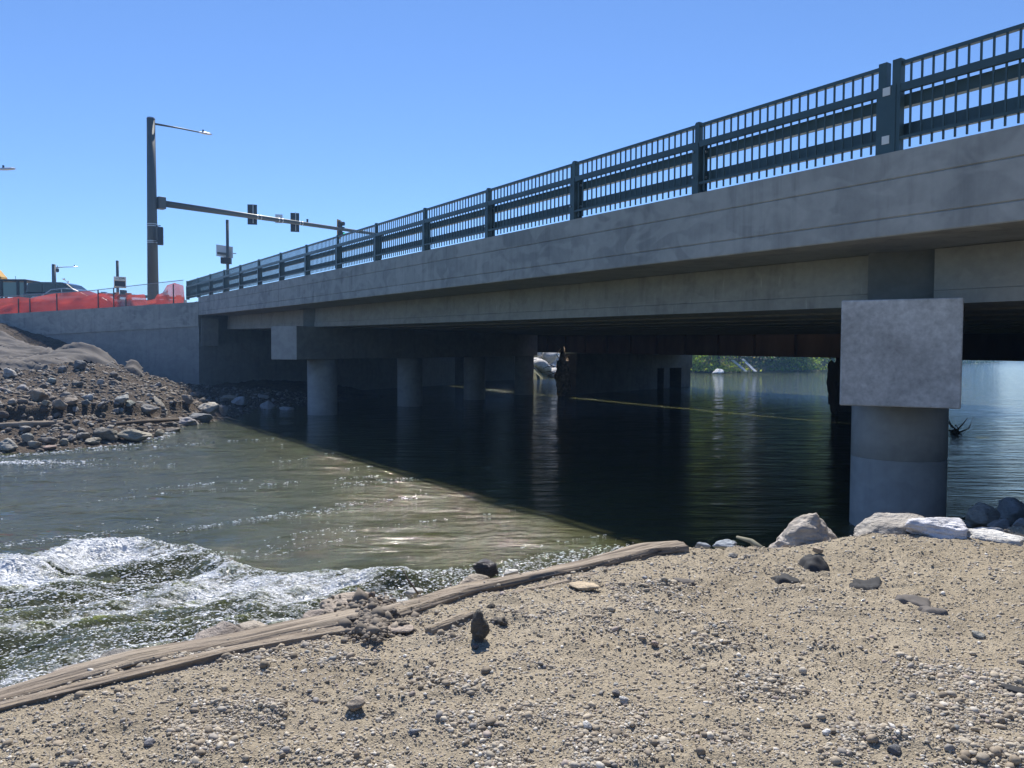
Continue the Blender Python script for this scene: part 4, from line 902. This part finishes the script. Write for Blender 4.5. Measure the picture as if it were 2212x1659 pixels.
c, f_, s_, bx, mb = sig(602.5, 472.5, 54.0, .5, .6, (-.22, .97, 0)); mb.build('sign_plate', m_alu, mp)
q = at(664, 481, Y=55.5); mb = MB(); mb.tube([q, q + [0, 0, .25]], [.07, .08], 8).build('camera', m_black, mp)
for px in (558, 566, 604, 611, 648, 654):
    Y = 47 + 11.9 * (px - 331) / 469 * .97; t_ = (px - 334) / 466.; P_ = None
    # clamp ring round the arm where its line passes this column of the photo
    best = min(np.linspace(0, 1, 300), key=lambda u: abs(CX + (a0 + (a1 - a0) * u)[0] / (a0 + (a1 - a0) * u)[1] * F - px)); q = a0 + (a1 - a0) * best; rr_ = .2 - .085 * best
    MB().tube([q - ad * .03, q + ad * .03], rr_, 16).build('band_clamp', m_galv, mp)
c, f_, s_, bx, mb = sig(346.5, 510, 46.6, .02, .02, (-.3, .95, 0))
hd = MB(); bx(hd, (0, 0, 0), .26, .32, 1.08); hd = hd.build('pole_signal', m_black, mp, bevel=.04)
for k in (-.36, 0, .36): MB().tube([c + f_ * .13 + np.array([0, 0, k]), c + f_ * .34 + np.array([0, 0, k])], .14, 12).build('visor', m_black, hd)
for z in (zb[0] - .12, zb[2] + .0): MB().beam(np.array([pb_[0] + .2, pb_[1], z]), np.array([c[0], c[1], z - .03]), .05, .05).build('bracket', m_black, mp)

def lamp_post(name, label, px, ptop_, pbot, Y, r0, arm, aY, head=1., mat=m_pole, extra=None):
    b = at(px, pbot, Y=Y); tz = at(px, ptop_, Y=Y)[2]; t_ = thing(name, (b[0], b[1], GZ), label, 'street lamp')
    mb = MB(); vpole(mb, b, GZ - .1, tz, r0, r0 * .8); mb.build('pole', mat, t_, True)
    if arm:
        q0 = np.array([b[0], b[1], tz - .35]); q1 = at(arm[0], arm[1], Y=aY); MB().tube([q0, (q0 + q1) / 2 + np.array([0, 0, .03]), q1], [.05, .045, .035], 8).build('lamp_arm', mat, t_, True)
        lamp_head(q1, q1 - q0, t_, head)
    return t_, b, tz
t_, b, tz = lamp_post('street_lamp', 'short thick lamp post with a long thin arm behind the dark vehicles', 117.5, 571, 650, 80, .24, (158, 576.5), 83, 1.0)
q = at(124, 580, Y=79.8); MB().tube([q + [0, 0, .3], q + [0, 0, .05], q, q - [0, 0, .25], q - [0, 0, .4]], [.03, .03, .14, .16, .08], 12).build('camera_dome', m_black, t_)
lamp_post('street_lamp', 'small distant lamp post peeking over the dark car roof', 148.5, 607, 650, 120, .13, (140, 605), 118, 1.2, m_galv)
lamp_post('street_lamp', 'grey lamp head entering at the left edge of the photo, post out of view', -70, 358, 680, 50, .2, (-2, 366), 50.5, 1.25, m_pole)

# flashing sign posts
def signpost(label, px, top, Y, r0): b = at(px, 640, Y=Y); t_ = thing('sign_post', (b[0], b[1], GZ), label, 'sign post'); mb = MB(); vpole(mb, b, GZ - .1, at(px, top, Y=Y)[2], r0, r0, 12); mb.build('pole', m_pole, t_, True); return t_, b
def panel(px0, py0, px1, py1, Y, th, mat, name, parent, tilt=0., bevel=0):
    a = at(px0, py0, Y=Y); c = at(px1, py1, Y=Y); dz = (c[0] - a[0]) * tilt
    return MB().hexa([(a[0], Y, c[2]), (c[0], Y, c[2] + dz), (c[0], Y + th, c[2] + dz), (a[0], Y + th, c[2]), (a[0], Y, a[2]), (c[0], Y, a[2] + dz), (c[0], Y + th, a[2] + dz), (a[0], Y + th, a[2])]).build(name, mat, parent, bevel=bevel)
t_, b = signpost('thin dark post with a tilted blank sign back and a box, beside the bridge railing', 492.5, 475, 52, .10)
panel(467, 528, 503, 553, 52.25, .03, m_alu, 'sign_panel', t_, -.14); panel(469, 544, 491, 549, 51.9, .12, m_pole, 'bracket', t_, -.1); panel(476, 555, 497.5, 569, 51.6, .3, m_black, 'equipment_box', t_, -.05, .02)
panel(500, 546.5, 510, 548.5, 51.9, .05, m_galv, 'crossbar', t_)
t_, b = signpost('thin dark post holding the small yellow-edged signal sign', 254.5, 563, 60, .105)
sg_ = panel(245.5, 597, 272, 619, 59.8, .05, m_white, 'sign_panel', t_, -.05)
for x0, y0, x1, y1 in ((245.5, 619, 272, 621),): panel(x0, y0, x1, y1, 59.79, .05, m_yellow, 'sign_trim', sg_, -.05)
panel(247.5, 606.5, 270, 618, 59.76, .03, m_black, 'display', sg_, -.05)
panel(245.5, 605.6, 272, 606.4, 59.775, .02, m_yellow, 'sign_trim', sg_, -.05)
panel(258.5, 626, 270.5, 641, 59.8, .3, m_black, 'equipment_box', t_, -.05, .02)
cu = bpy.data.curves.new('txt', 'FONT'); cu.body = 'SIGNAL'; cu.size = .25; cu.extrude = .004; cu.space_character = 1.05
to = bpy.data.objects.new('tmp', cu); col.objects.link(to); bpy.context.view_layer.update()
me = bpy.data.meshes.new_from_object(to); bpy.data.objects.remove(to)
x0 = at(256, 604, Y=59.76); off = root_loc(sg_); me.transform(Matrix.Translation(Vector((x0[0], 59.77, x0[2])) - Vector(off)) @ Matrix.Rotation(R(-2.8), 4, 'Y') @ Matrix.Scale(.56, 4, (1, 0, 0)) @ Matrix.Rotation(R(90), 4, 'X'))
link('lettering', me, m_pole, sg_)
panel(248, 600, 254, 603.5, 59.77, .02, m_galv, 'emblem', sg_)

# vehicles
def profile(name, pts, y0, y1, mat, parent, T_, bevel=.0, inset=0):
    secs = []
    for y, k in ((y0, inset), (y0 + .12, 0), (y1 - .12, 0), (y1, inset)):
        cx = sum(p[0] for p in pts) / len(pts); cz_ = sum(p[1] for p in pts) / len(pts)
        secs.append([T_(cx + (p[0] - cx) * (1 - k), y, cz_ + (p[1] - cz_) * (1 - k)) for p in pts])
    return MB().loft(secs).build(name, mat, parent, bevel=bevel)
def vehicle(name, label, c, rz, body, paint, kind):
    t_ = thing(name, c, label, kind)
    def T_(x, y, z): return np.array([c[0] + x * math.cos(rz) - y * math.sin(rz), c[1] + x * math.sin(rz) + y * math.cos(rz), c[2] + z])
    bd = profile('body', body['low'], -.92, .92, paint, t_, T_, .03, .03)
    cb = profile('cabin', body['top'], -.80, .80, paint, t_, T_, .03, .05)
    for i, wn in enumerate(body['win']):
        for y in (-.815, .815): profile('window', wn, y - .012, y + .012, m_glass, cb, T_) if False else MB().loft([[T_(p[0], y - .012, p[1]) for p in wn], [T_(p[0], y + .012, p[1]) for p in wn]]).build('window', m_glass, cb)
    x0_, z0_, x1_, z1_ = body['ws']; MB().hexa([T_(x0_ + .02, -.7, z0_), T_(x0_ + .02, .7, z0_), T_(x0_ - .03, .7, z0_), T_(x0_ - .03, -.7, z0_), T_(x1_ + .02, -.62, z1_), T_(x1_ + .02, .62, z1_), T_(x1_ - .03, .62, z1_), T_(x1_ - .03, -.62, z1_)]).build('windscreen', m_glass, cb)
    for x in body['wx']:
        for y in (-.86, .86):
            w_ = MB().tube([T_(x, y - .12, .38), T_(x, y + .12, .38)], .38, 24).build('wheel', m_tyre, t_); MB().tube([T_(x, y - .125, .38), T_(x, y + .125, .38)], .22, 16).build('rim', m_galv, w_)
    xl = body['fx']
    for y in (-.68, .68): MB().box((0, 0, 0), (.08, .34, .14), T=lambda a, b, c_, y=y: T_(xl + a, y + b, .80 + c_)).build('headlight', m_white, t_)
    for y in (-.98, .98): MB().box((0, 0, 0), (.12, .2, .16), T=lambda a, b, c_, y=y: T_(body['mx'] + a, y + b, 1.12 + c_)).build('mirror', paint, t_)
suvb = dict(low=[(-2.4, .35), (-2.45, .95), (-2.35, 1.12), (.95, 1.12), (2.05, 1.02), (2.40, .85), (2.45, .40), (2.2, .3)], top=[(-2.35, 1.1), (-2.2, 1.72), (-1.6, 1.80), (.0, 1.78), (.35, 1.68), (1.05, 1.12)], win=[[(-2.1, 1.16), (-1.98, 1.62), (-1.2, 1.66), (-1.2, 1.16)], [(-1.1, 1.16), (-1.1, 1.66), (-.35, 1.66), (-.35, 1.16)], [(-.25, 1.16), (-.25, 1.66), (.2, 1.62), (.75, 1.16)]], ws=(1.06, 1.15, .40, 1.66), wx=(-1.5, 1.55), fx=2.36, mx=.75)
sedb = dict(low=[(-2.4, .32), (-2.42, .80), (-2.3, .95), (.75, .98), (2.0, .86), (2.35, .68), (2.38, .35), (2.2, .25)], top=[(-1.9, .94), (-1.2, 1.36), (-.4, 1.44), (.15, 1.40), (1.1, .97)], win=[[(-1.6, 1.0), (-1.1, 1.3), (-.55, 1.36), (-.55, 1.0)], [(-.45, 1.0), (-.45, 1.37), (.1, 1.34), (.8, 1.0)]], ws=(1.1, 1.0, .2, 1.38), wx=(-1.45, 1.5), fx=2.3, mx=.65)
c = at(150, 660, Y=48.3); vehicle('parked_suv', 'dark parked utility vehicle behind the orange mesh fence', (c[0], c[1], GZ + .12), R(-3), suvb, m_suv, 'car')
c = at(150, 668, Y=45.6); vehicle('parked_car', 'long low car behind the orange mesh in front of the dark vehicle', (c[0] + .55, c[1], GZ - .12), R(-4), {**sedb, 'fx': 2.3}, m_tan, 'car')
# excavator
c = at(30, 640, Y=52); ex = thing('excavator', (c[0], c[1], GZ - .1), 'yellow excavator with a dark glazed cab at the left edge behind the mesh fence', 'excavator')
def E_(x, y, z): return np.array([c[0] + x, c[1] + y, GZ - .1 + z])
cw0, cw1 = at(-4, 608, Y=51)[0] - c[0], at(71, 610, Y=51)[0] - c[0]
zc0, zc1 = at(0, 646, Y=51)[2] - GZ + .1 - .25, at(0, 607.5, Y=51)[2] - GZ + .1
mb = MB(); mb.box(E_((cw0 + cw1) / 2 - .3, .2, zc0 - .32), (cw1 - cw0 + 1.4, 2.6, .6)); mb.build('chassis', m_yellow, ex, bevel=.05)
for y in (-1.2, 1.2):
    mb = MB(); S_ = []
    for yy in (y - .28, y + .28): S_.append([E_(-.6 + a, yy, b) for a, b in ((-1.9, .1), (-2.1, .4), (-1.9, .75), (1.9, .75), (2.1, .4), (1.9, .1))])
    mb.loft(S_).build('track', m_tyre, ex)
cab = MB().box(E_((cw0 + cw1) / 2, -1.0, zc0 + .12), (cw1 - cw0, 1.5, .3)).build('cab', m_black, ex, bevel=.03)
MB().box(E_((cw0 + cw1) / 2, -1.0, zc1), (cw1 - cw0 + .06, 1.56, .14)).build('roof', m_black, cab, bevel=.04)
for fx_ in (0, .30, .78, 1):
    for y in (-1.72, -.28): x = cw0 + (cw1 - cw0) * fx_ * .97 + .03; MB().box(E_(x, y, (zc0 + zc1) / 2), (.16, .09, zc1 - zc0 - .05)).build('pillar', m_black, cab)
MB().box(E_((cw0 + cw1) / 2, -1.71, (zc0 + zc1) / 2 + .1), (cw1 - cw0 - .1, .02, zc1 - zc0 - .45)).build('window', m_cabglass, cab)
MB().box(E_((cw0 + cw1) / 2 + .1, -.9, zc0 + .62), (.5, .5, .75)).build('seat', m_tyre, cab, bevel=.08)
MB().box(E_(cw1 + .5, .4, zc0 + .25), (1.2, 2.4, .7)).build('engine_cover', m_yellow, ex, bevel=.08)
bm_ = [at(px, py, Y=52.3) for px, py in ((6, 620), (2, 606), (-12, 590), (-40, 565), (-80, 556), (-130, 600))]
MB().loft([[p + np.array([q[0], q[1] * .35, q[2]]) for q in ((-.22, -1, -.22), (.22, -1, .22), (.22, 1, .22), (-.22, 1, -.22))] for p in bm_]).build('boom', m_yellow, ex, bevel=.03)
MB().tube([at(33.5, 608, Y=51), at(33.5, 596, Y=51)], .012, 6).build('antenna', m_black, ex)

# fences on the wing wall
cf = thing('chain_link_fence', wp(12, .15, wallz(12)), 'see-through chain link fence standing on the wing wall', 'fence')
def ztop_px(px):   # fence top line in the photograph
    return np.interp(px, [-200, 0, 198, 387, 400], [652, 641, 628, 606, 605])
for px in (397, 281, 251, 212, 107, 37, 7):
    q = at(px, 650, Y=42.5); s0 = (q[:2] - Wp[0]) @ wd; q = wp(s0, .12, wallz(s0)); top = at(px, ztop_px(px) if px not in (281, 37, 7) else 645, Y=q[1])[2] if px not in (397,) else at(px, 614, Y=q[1])[2]
    mb = MB(); vpole(mb, q, q[2] - .12, top, .035, .035, 8); mb.build('post', m_pole, cf)
V = []; ns = 60
for i in range(ns + 1):
    s0 = 1.0 + 21 * i / ns; q = wp(s0, .16, wallz(s0)); px = CX + q[0] / q[1] * F; V += [q, np.array([q[0], q[1], at(px, ztop_px(px), Y=q[1])[2]])]
o = link('mesh_panel', npmesh('mesh_panel', [v - np.array(cf.location) for v in V], [[2 * i, 2 * i + 2, 2 * i + 3, 2 * i + 1] for i in range(ns)]), m_chain, cf)
pr = MB(); pr.tube([V[2 * i + 1] for i in range(0, ns + 1, 4)], .02, 6); pr.build('top_wire', m_galv, cf)
def net(label, pts_top, s_off, seed, zlow=0.):
    """orange mesh hung along the wing wall; pts_top = (px,py) of its sagging top edge"""
    xs_ = np.linspace(pts_top[0][0], pts_top[-1][0], 90); V = []; rows = 9
    for px in xs_:
        py = np.interp(px, [p[0] for p in pts_top], [p[1] for p in pts_top]); q = at(px, py, Y=42.5); s0 = (q[:2] - Wp[0]) @ wd
        for k in range(rows):
            wv = .10 * float(vn(np.array(s0 * 1.3), np.array(k * .35), seed=seed)); b = wp(s0, s_off + wv, wallz(s0) + zlow); tz_ = at(px, py, Y=b[1])[2]; V.append(np.array([b[0], b[1], b[2] + (tz_ - b[2]) * k / (rows - 1)]))
    Fc = [[i * rows + k, (i + 1) * rows + k, (i + 1) * rows + k + 1, i * rows + k + 1] for i in range(89) for k in range(rows - 1)]
    c0 = V[45 * rows]; o = link('orange_mesh_fence', npmesh('orange_mesh_fence', [v - c0 for v in V], Fc, True), m_net); o.location = c0; return tag(o, label, 'mesh fence', 'orange safety mesh fences on the wing wall')
net('long run of orange safety mesh in front of the parked vehicles', [(-120, 650), (-40, 644), (0, 640.5), (30, 644), (75, 637), (110, 632), (180, 627.5), (205, 634), (235, 634), (262, 640)], .30, 1)
net('second layer of orange mesh sagging lower before the parked vehicles', [(-120, 664), (-60, 662), (0, 652), (40, 645), (75, 648), (120, 645), (165, 641), (210, 633), (232, 640), (248, 652)], .42, 2)
net('thin orange mesh hanging behind the tall mast pole', [(248, 636), (300, 637), (322, 635), (324, 650), (345, 646), (352, 636), (372, 630), (378, 625)], .36, 3)
net('dense orange mesh bunched at the end of the bridge railing', [(352, 640), (368, 634), (380, 616), (398, 611), (418, 617), (420, 640)], .22, 4)
# guard rail, barrier and parapet behind the fence
gr = thing('guard_rail', at(300, 650, Y=52), 'low guard rail on stubby posts behind the orange mesh', 'guard rail')
g0, g1_ = at(214, 635.5, Y=50), at(398, 645, Y=58); MB().beam(g0, g1_, .08, .2).build('rail_beam', m_pole, gr)
for px in (225, 251, 278, 333, 360, 386):
    u = (px - 214) / 184.; Y = 50 + 8 * u * .95; a_ = at(px, 633.5 + 8 * u, Y=Y - .1); MB().box((a_[0], a_[1], a_[2] - .55), (.32, .2, 1.3)).build('post', m_orange if px not in (225,) else m_alu, gr)
ba, bb = at(240, 647.5, Y=49), at(402, 648, Y=50.5); bw = MB().loft([[p + np.array([0, y, z]) for y, z in ((-.3, -1), (-.25, -.5), (-.1, 0), (.1, 0), (.3, -1))] for p in (ba, bb)]).build('concrete_barrier', m_conc, None); bw.data.transform(Matrix.Translation(-Vector(ba))); bw.location = ba
tag(bw, 'pale concrete barrier low behind the orange mesh right of the cars', 'barrier')
# orange barriers lying on the bridge walkway
for i, (a, lb) in enumerate(((33.4, 'orange plastic barrier lying on the walkway behind the railing'), (30.2, 'smaller orange plastic barrier behind the railing nearer the camera'))):
    c = B(a, 9.4, zt(a) + .02); o = MB().loft([[B(a + da, 9.4 + q, zt(a) - .16 + z) for q, z in ((-.2, 0), (.2, 0), (.08, .32), (-.08, .32))] for da in (-1.1, -.6, .6, 1.1)]).build('plastic_barrier', m_orange, None); o.data.transform(Matrix.Translation(-Vector(c))); o.location = c
    tag(o, lb, 'barrier', 'orange barriers on the walkway')
# railing on the far side of the road, seen past the excavator
fr_ = thing('far_railing', at(90, 640, Y=95), 'distant dark picket railing seen between the cab and the dark vehicle', 'railing')
a_, b_ = at(30, 632, Y=95), at(118, 638, Y=95); a_[2] = b_[2] = 6.6
MB().beam(a_, b_, .08, .1).build('top_rail', m_rail, fr_); MB().beam(a_ - [0, 0, 1.1], b_ - [0, 0, 1.1], .08, .1).build('bottom_rail', m_rail, fr_)
mb = MB()
for i in range(34): q = a_ + (b_ - a_) * (i + .5) / 34; mb.beam(q - [0, 0, .05], q - [0, 0, 1.05], .03, .03, (0, 1, 0))
mb.build('picket_panel', m_rail, fr_)
MB().box((0, 0, 0), (5.0, 3, 1.7), T=lambda x, y, z: np.array([at(96, 636, Y=66)[0] + x, 66 + y, GZ + 1.0 + z])).build('shipping_box', m_pole, None)
o = bpy.data.objects['shipping_box']; o.data.transform(Matrix.Translation((-at(96, 636, Y=66)[0], -66, -GZ))); o.location = (at(96, 636, Y=66)[0], 66, GZ); o.name = 'utility_trailer'; tag(o, 'low dark trailer box behind the dark vehicle', 'trailer')

# ------------------------------------------------------------------ debris on the old piers, twigs
r = np.random.default_rng(22)
def debris(label, c, size, seed, n, mat, L=1.):
    t_ = thing('debris_pile', c, label, 'debris'); c = np.array(c)
    V, Fc = ICO[4]; V = V / np.linalg.norm(V, axis=1, keepdims=True); rad = 1 + .34 * fbm(V[:, 0] * 2.1 + seed, V[:, 1] * 2.1, V[:, 2] * 3.1, seed, 5); rad = rad + .15 * np.abs(vn(V[:, 0] * 9, V[:, 1] * 9, V[:, 2] * 9, seed)); V = V * rad[:, None] * np.array(size) / 2
    o = link('matted_core', npmesh('matted_core', V, Fc), mat, t_); rr = np.random.default_rng(seed)
    for i in range(n):
        a = rr.normal(0, .3, 3) * size; d_ = rr.normal(0, 1, 3); d_[2] *= .9; d_ /= np.linalg.norm(d_); l_ = L * rr.uniform(.3, 1.); m1 = a + d_ * l_ * .5 + rr.normal(0, .08, 3) * L
        MB().tube([c + a, c + m1, c + a + d_ * l_ + rr.normal(0, .1, 3) * L], [.03, .02, .008], 5).build('branch', m_twig, t_)
debris('tall sunlit heap of matted driftwood caught between the two bridges', tuple(at(1216, 812, Y=46.6)), (.85, .9, 2.6), 31, 26, m_deb, 1.3)
debris('black mass of driftwood hanging on the left side of the near old pier', tuple(at(1804, 828, Y=33.4)), (.5, 1.0, 2.3), 32, 14, m_twig, .7)
debris('tangle of bare twigs caught at the water right of the near column', tuple(at(2064, 932, Y=25)), (.2, .2, .2), 33, 12, m_twig, .9)

# ------------------------------------------------------------------ trees along the upstream bank
def leafmat(name, c0, c1, tr=.35):
    m = M(name, c0, .6); t = NT(m); q = t.n('Attribute'); q.attribute_name = 'stone'; t.l(q.outputs['Color'], t.b.inputs['Base Color'])
    tl = t.n('BsdfTranslucent'); t.l(t.mix(1., q.outputs['Color'], (1.6, 1.7, .7), 'MULTIPLY'), tl.inputs[0]); mx = t.n('MixShader'); mx.inputs[0].default_value = tr; t.l(t.b.outputs[0], mx.inputs[1]); t.l(tl.outputs[0], mx.inputs[2]); t.l(mx.outputs[0], t.t.nodes['Material Output'].inputs[0]); return m
m_leaf = leafmat('foliage', (.05, .09, .02), (.1, .14, .03)); m_bark = M('bark', (.12, .10, .08), .95)
def tree(label, x, y, h, wd_, nl, c, seed, leafy=1., lean=0., base=.5, kind='tree'):
    rr = np.random.default_rng(seed); z0 = base; t_ = thing(kind, (x, y, z0), label, kind); mb = MB(); tips = []
    mb.tube([(x, y, z0 - .5), (x + lean * .3 * h, y, z0 + h * .35), (x + lean * h * .5, y, z0 + h * .75)], [.035 * h, .022 * h, .01 * h], 8)
    for i in range(11):
        f_ = rr.uniform(.12, .75); p0 = np.array([x + lean * h * .5 * f_, y, z0 + h * f_ * .9]); a = rr.uniform(0, 6.28); l_ = wd_ * .5 * rr.uniform(.55, 1.0) * (1.1 - .5 * f_); p1 = p0 + np.array([math.cos(a) * l_, math.sin(a) * l_, h * rr.uniform(.05, .25)]); pm = (p0 + p1) / 2 + np.array([0, 0, .04 * h]); mb.tube([p0, pm, p1], [.012 * h, .008 * h, .003 * h], 5); tips += [pm, p1, p1]
        for k in range(3 if leafy > .3 else 9): q = p1 + rr.normal(0, 1, 3) * wd_ * .13; mb.tube([pm * (.5) + p1 * .5, (pm + p1 + 2 * q) / 4, q], [.005 * h, .003 * h, .0012 * h], 4); tips.append(q)
    mb.build('trunk', m_bark, t_, True); tips = np.array(tips); n = int(nl * leafy)
    if n:
        cen = tips[rr.integers(0, len(tips), n)] + rr.normal(0, 1, (n, 3)) * np.array([.10 * wd_, .10 * wd_, .075 * h]); low = rr.random(n) < .22; cen[low] = np.array([x, y, z0]) + rr.normal(0, 1, (low.sum(), 3)) * np.array([wd_ * .28, wd_ * .28, .10 * h]); cen[:, 2] = np.maximum(cen[:, 2], z0 - .2 + rr.random(n) * .3)
        s_ = rr.uniform(.10, .24, n) * (wd_ / 6) ** .5; a = rr.normal(0, 1, (n, 3)); a /= np.linalg.norm(a, axis=1, keepdims=True); b = np.cross(a, rr.normal(0, 1, (n, 3))); b /= np.linalg.norm(b, axis=1, keepdims=True)
        V = np.stack([cen - a * s_[:, None], cen + b * s_[:, None] * .6, cen + a * s_[:, None], cen - b * s_[:, None] * .6], 1).reshape(-1, 3) - np.array([x, y, z0]); Fc = np.arange(4 * n).reshape(-1, 4); me = npmesh('crown', V, Fc)
        cc_ = me.color_attributes.new('stone', 'FLOAT_COLOR', 'POINT'); cl = np.array(c) * np.exp(rr.normal(0, .28, (n, 1))) * (1 + rr.normal(0, .08, (n, 3))) * (1 + .25 * vn(cen[:, 0] * .8, cen[:, 1] * .8, cen[:, 2] * .8, seed))[:, None]; cl = np.repeat(cl, 4, 0).clip(.01, .6); cc_.data.foreach_set('color', np.c_[cl, np.ones(len(cl))].astype(np.float32).ravel()); link('crown', me, m_leaf, t_)
def pt(px, Y): p = at(px, 790, Y=Y); return p[0], p[1]
LG, DG, BRN, YG = (.26, .34, .06), (.10, .16, .035), (.36, .29, .19), (.40, .46, .08)
tl_ = [('bright green shrub nearest the old pier on the upstream bank', 1480, 116, 5.5, 7, 5200, LG, 1, 'shrub'), ('grey-brown budding bush between two green ones upstream', 1515, 118, 7.5, 7, 3500, BRN, .6, 'shrub'), ('yellow-green young tree glowing in the sun upstream', 1553, 116, 8, 7, 5600, YG, 1, 'tree'),
 ('bare grey bush with hanging twigs right of the yellow-green tree', 1598, 118, 6, 7, 1500, BRN, .25, 'shrub'), ('dark green tree shading the bank behind the leaning planks', 1640, 128, 15, 12, 6500, DG, 1, 'tree'), ('dark green tree second right of the leaning planks', 1690, 136, 15, 13, 6500, DG, 1, 'tree'),
 ('lighter green bush hanging over the brown shore rock', 1722, 132, 4.5, 7, 4200, LG, 1, 'shrub'), ('dark leafy tree left of the near pier cap', 1765, 148, 17, 14, 6500, DG, 1, 'tree'), ('green bush with a sunny edge touching the near pier cap', 1797, 146, 7, 8, 4500, LG, 1, 'shrub'),
 ('tall tree standing behind the bright shrub upstream', 1500, 135, 19, 14, 5200, DG, 1, 'tree'), ('tall tree standing behind the yellow-green young tree', 1570, 140, 20, 15, 5200, (.07, .12, .03), 1, 'tree'), ('tall tree behind the lighter green bush upstream', 1740, 165, 22, 17, 5200, (.07, .11, .03), 1, 'tree')]
for i, (lb, px, Y, h_, w_, nl, c_, lf, kd) in enumerate(tl_): x, y = pt(px, Y); tree(lb, x, y, h_, w_, nl, c_, 800 + i, lf, random.uniform(-.1, .1), .5, kd)
for i in range(12):
    u = i / 11.; x, y = 92 + 140 * u, 186 + 190 * u; tree('distant dark green riverside tree seen right of the near pier', x + random.uniform(-2, 2), y + 4, random.uniform(9, 13), random.uniform(13, 18), 2600, (.05, .09, .03), 830 + i, 1, 0, .5)
    col.objects; bpy.data.objects[-1]
for o in col.objects:
    if o.get('label', '').startswith('distant dark green'): o['group'] = 'row of distant riverside trees'
pw = at(1552, 804, Y=110); rock('rock', 'bright white rock at the far waterline below the yellow-green tree', pw, (2.0, 1.2, 1.0), 860, (.85, .85, .84))
pw = at(1708, 799, Y=130); rock('rock', 'brown and white rock at the far waterline under the lighter bush', pw, (3.2, 1.6, 1.2), 861, (.5, .42, .36))
for i, (a, b, lb) in enumerate((((1582, 778), (1612, 803), 'pale plank leaning on the far bank, left of its pair'), ((1604, 776), (1632, 803), 'pale plank leaning on the far bank, right of its pair'))):
    p0, p1 = at(*a, Y=114), at(*b, Y=111); o = MB().beam(p0 - p1 + p1, p1, .5, .12).build('plank', m_alu, None); o.data.transform(Matrix.Translation(-Vector(p1))); o.location = p1; tag(o, lb, 'plank', 'planks on the far bank')

# ------------------------------------------------------------------ thin blue air volume, added in place of lens glare
hz = MB().box((60, 190, 11), (520, 400, 28)).build('glare_veil', None, None)
hm = bpy.data.materials.new('glare_veil'); hm.use_nodes = True; ht = hm.node_tree; ht.nodes.remove(ht.nodes['Principled BSDF'])
pv = ht.nodes.new('ShaderNodeVolumePrincipled'); pv.inputs['Color'].default_value = (.30, .58, 1, 1); pv.inputs['Density'].default_value = .0009; pv.inputs['Anisotropy'].default_value = .35
ht.links.new(pv.outputs[0], ht.nodes['Material Output'].inputs['Volume']); hz.data.materials.append(hm); hz['kind'] = 'stuff'; hz['label'] = 'thin blue volume over the river, added as lens glare'
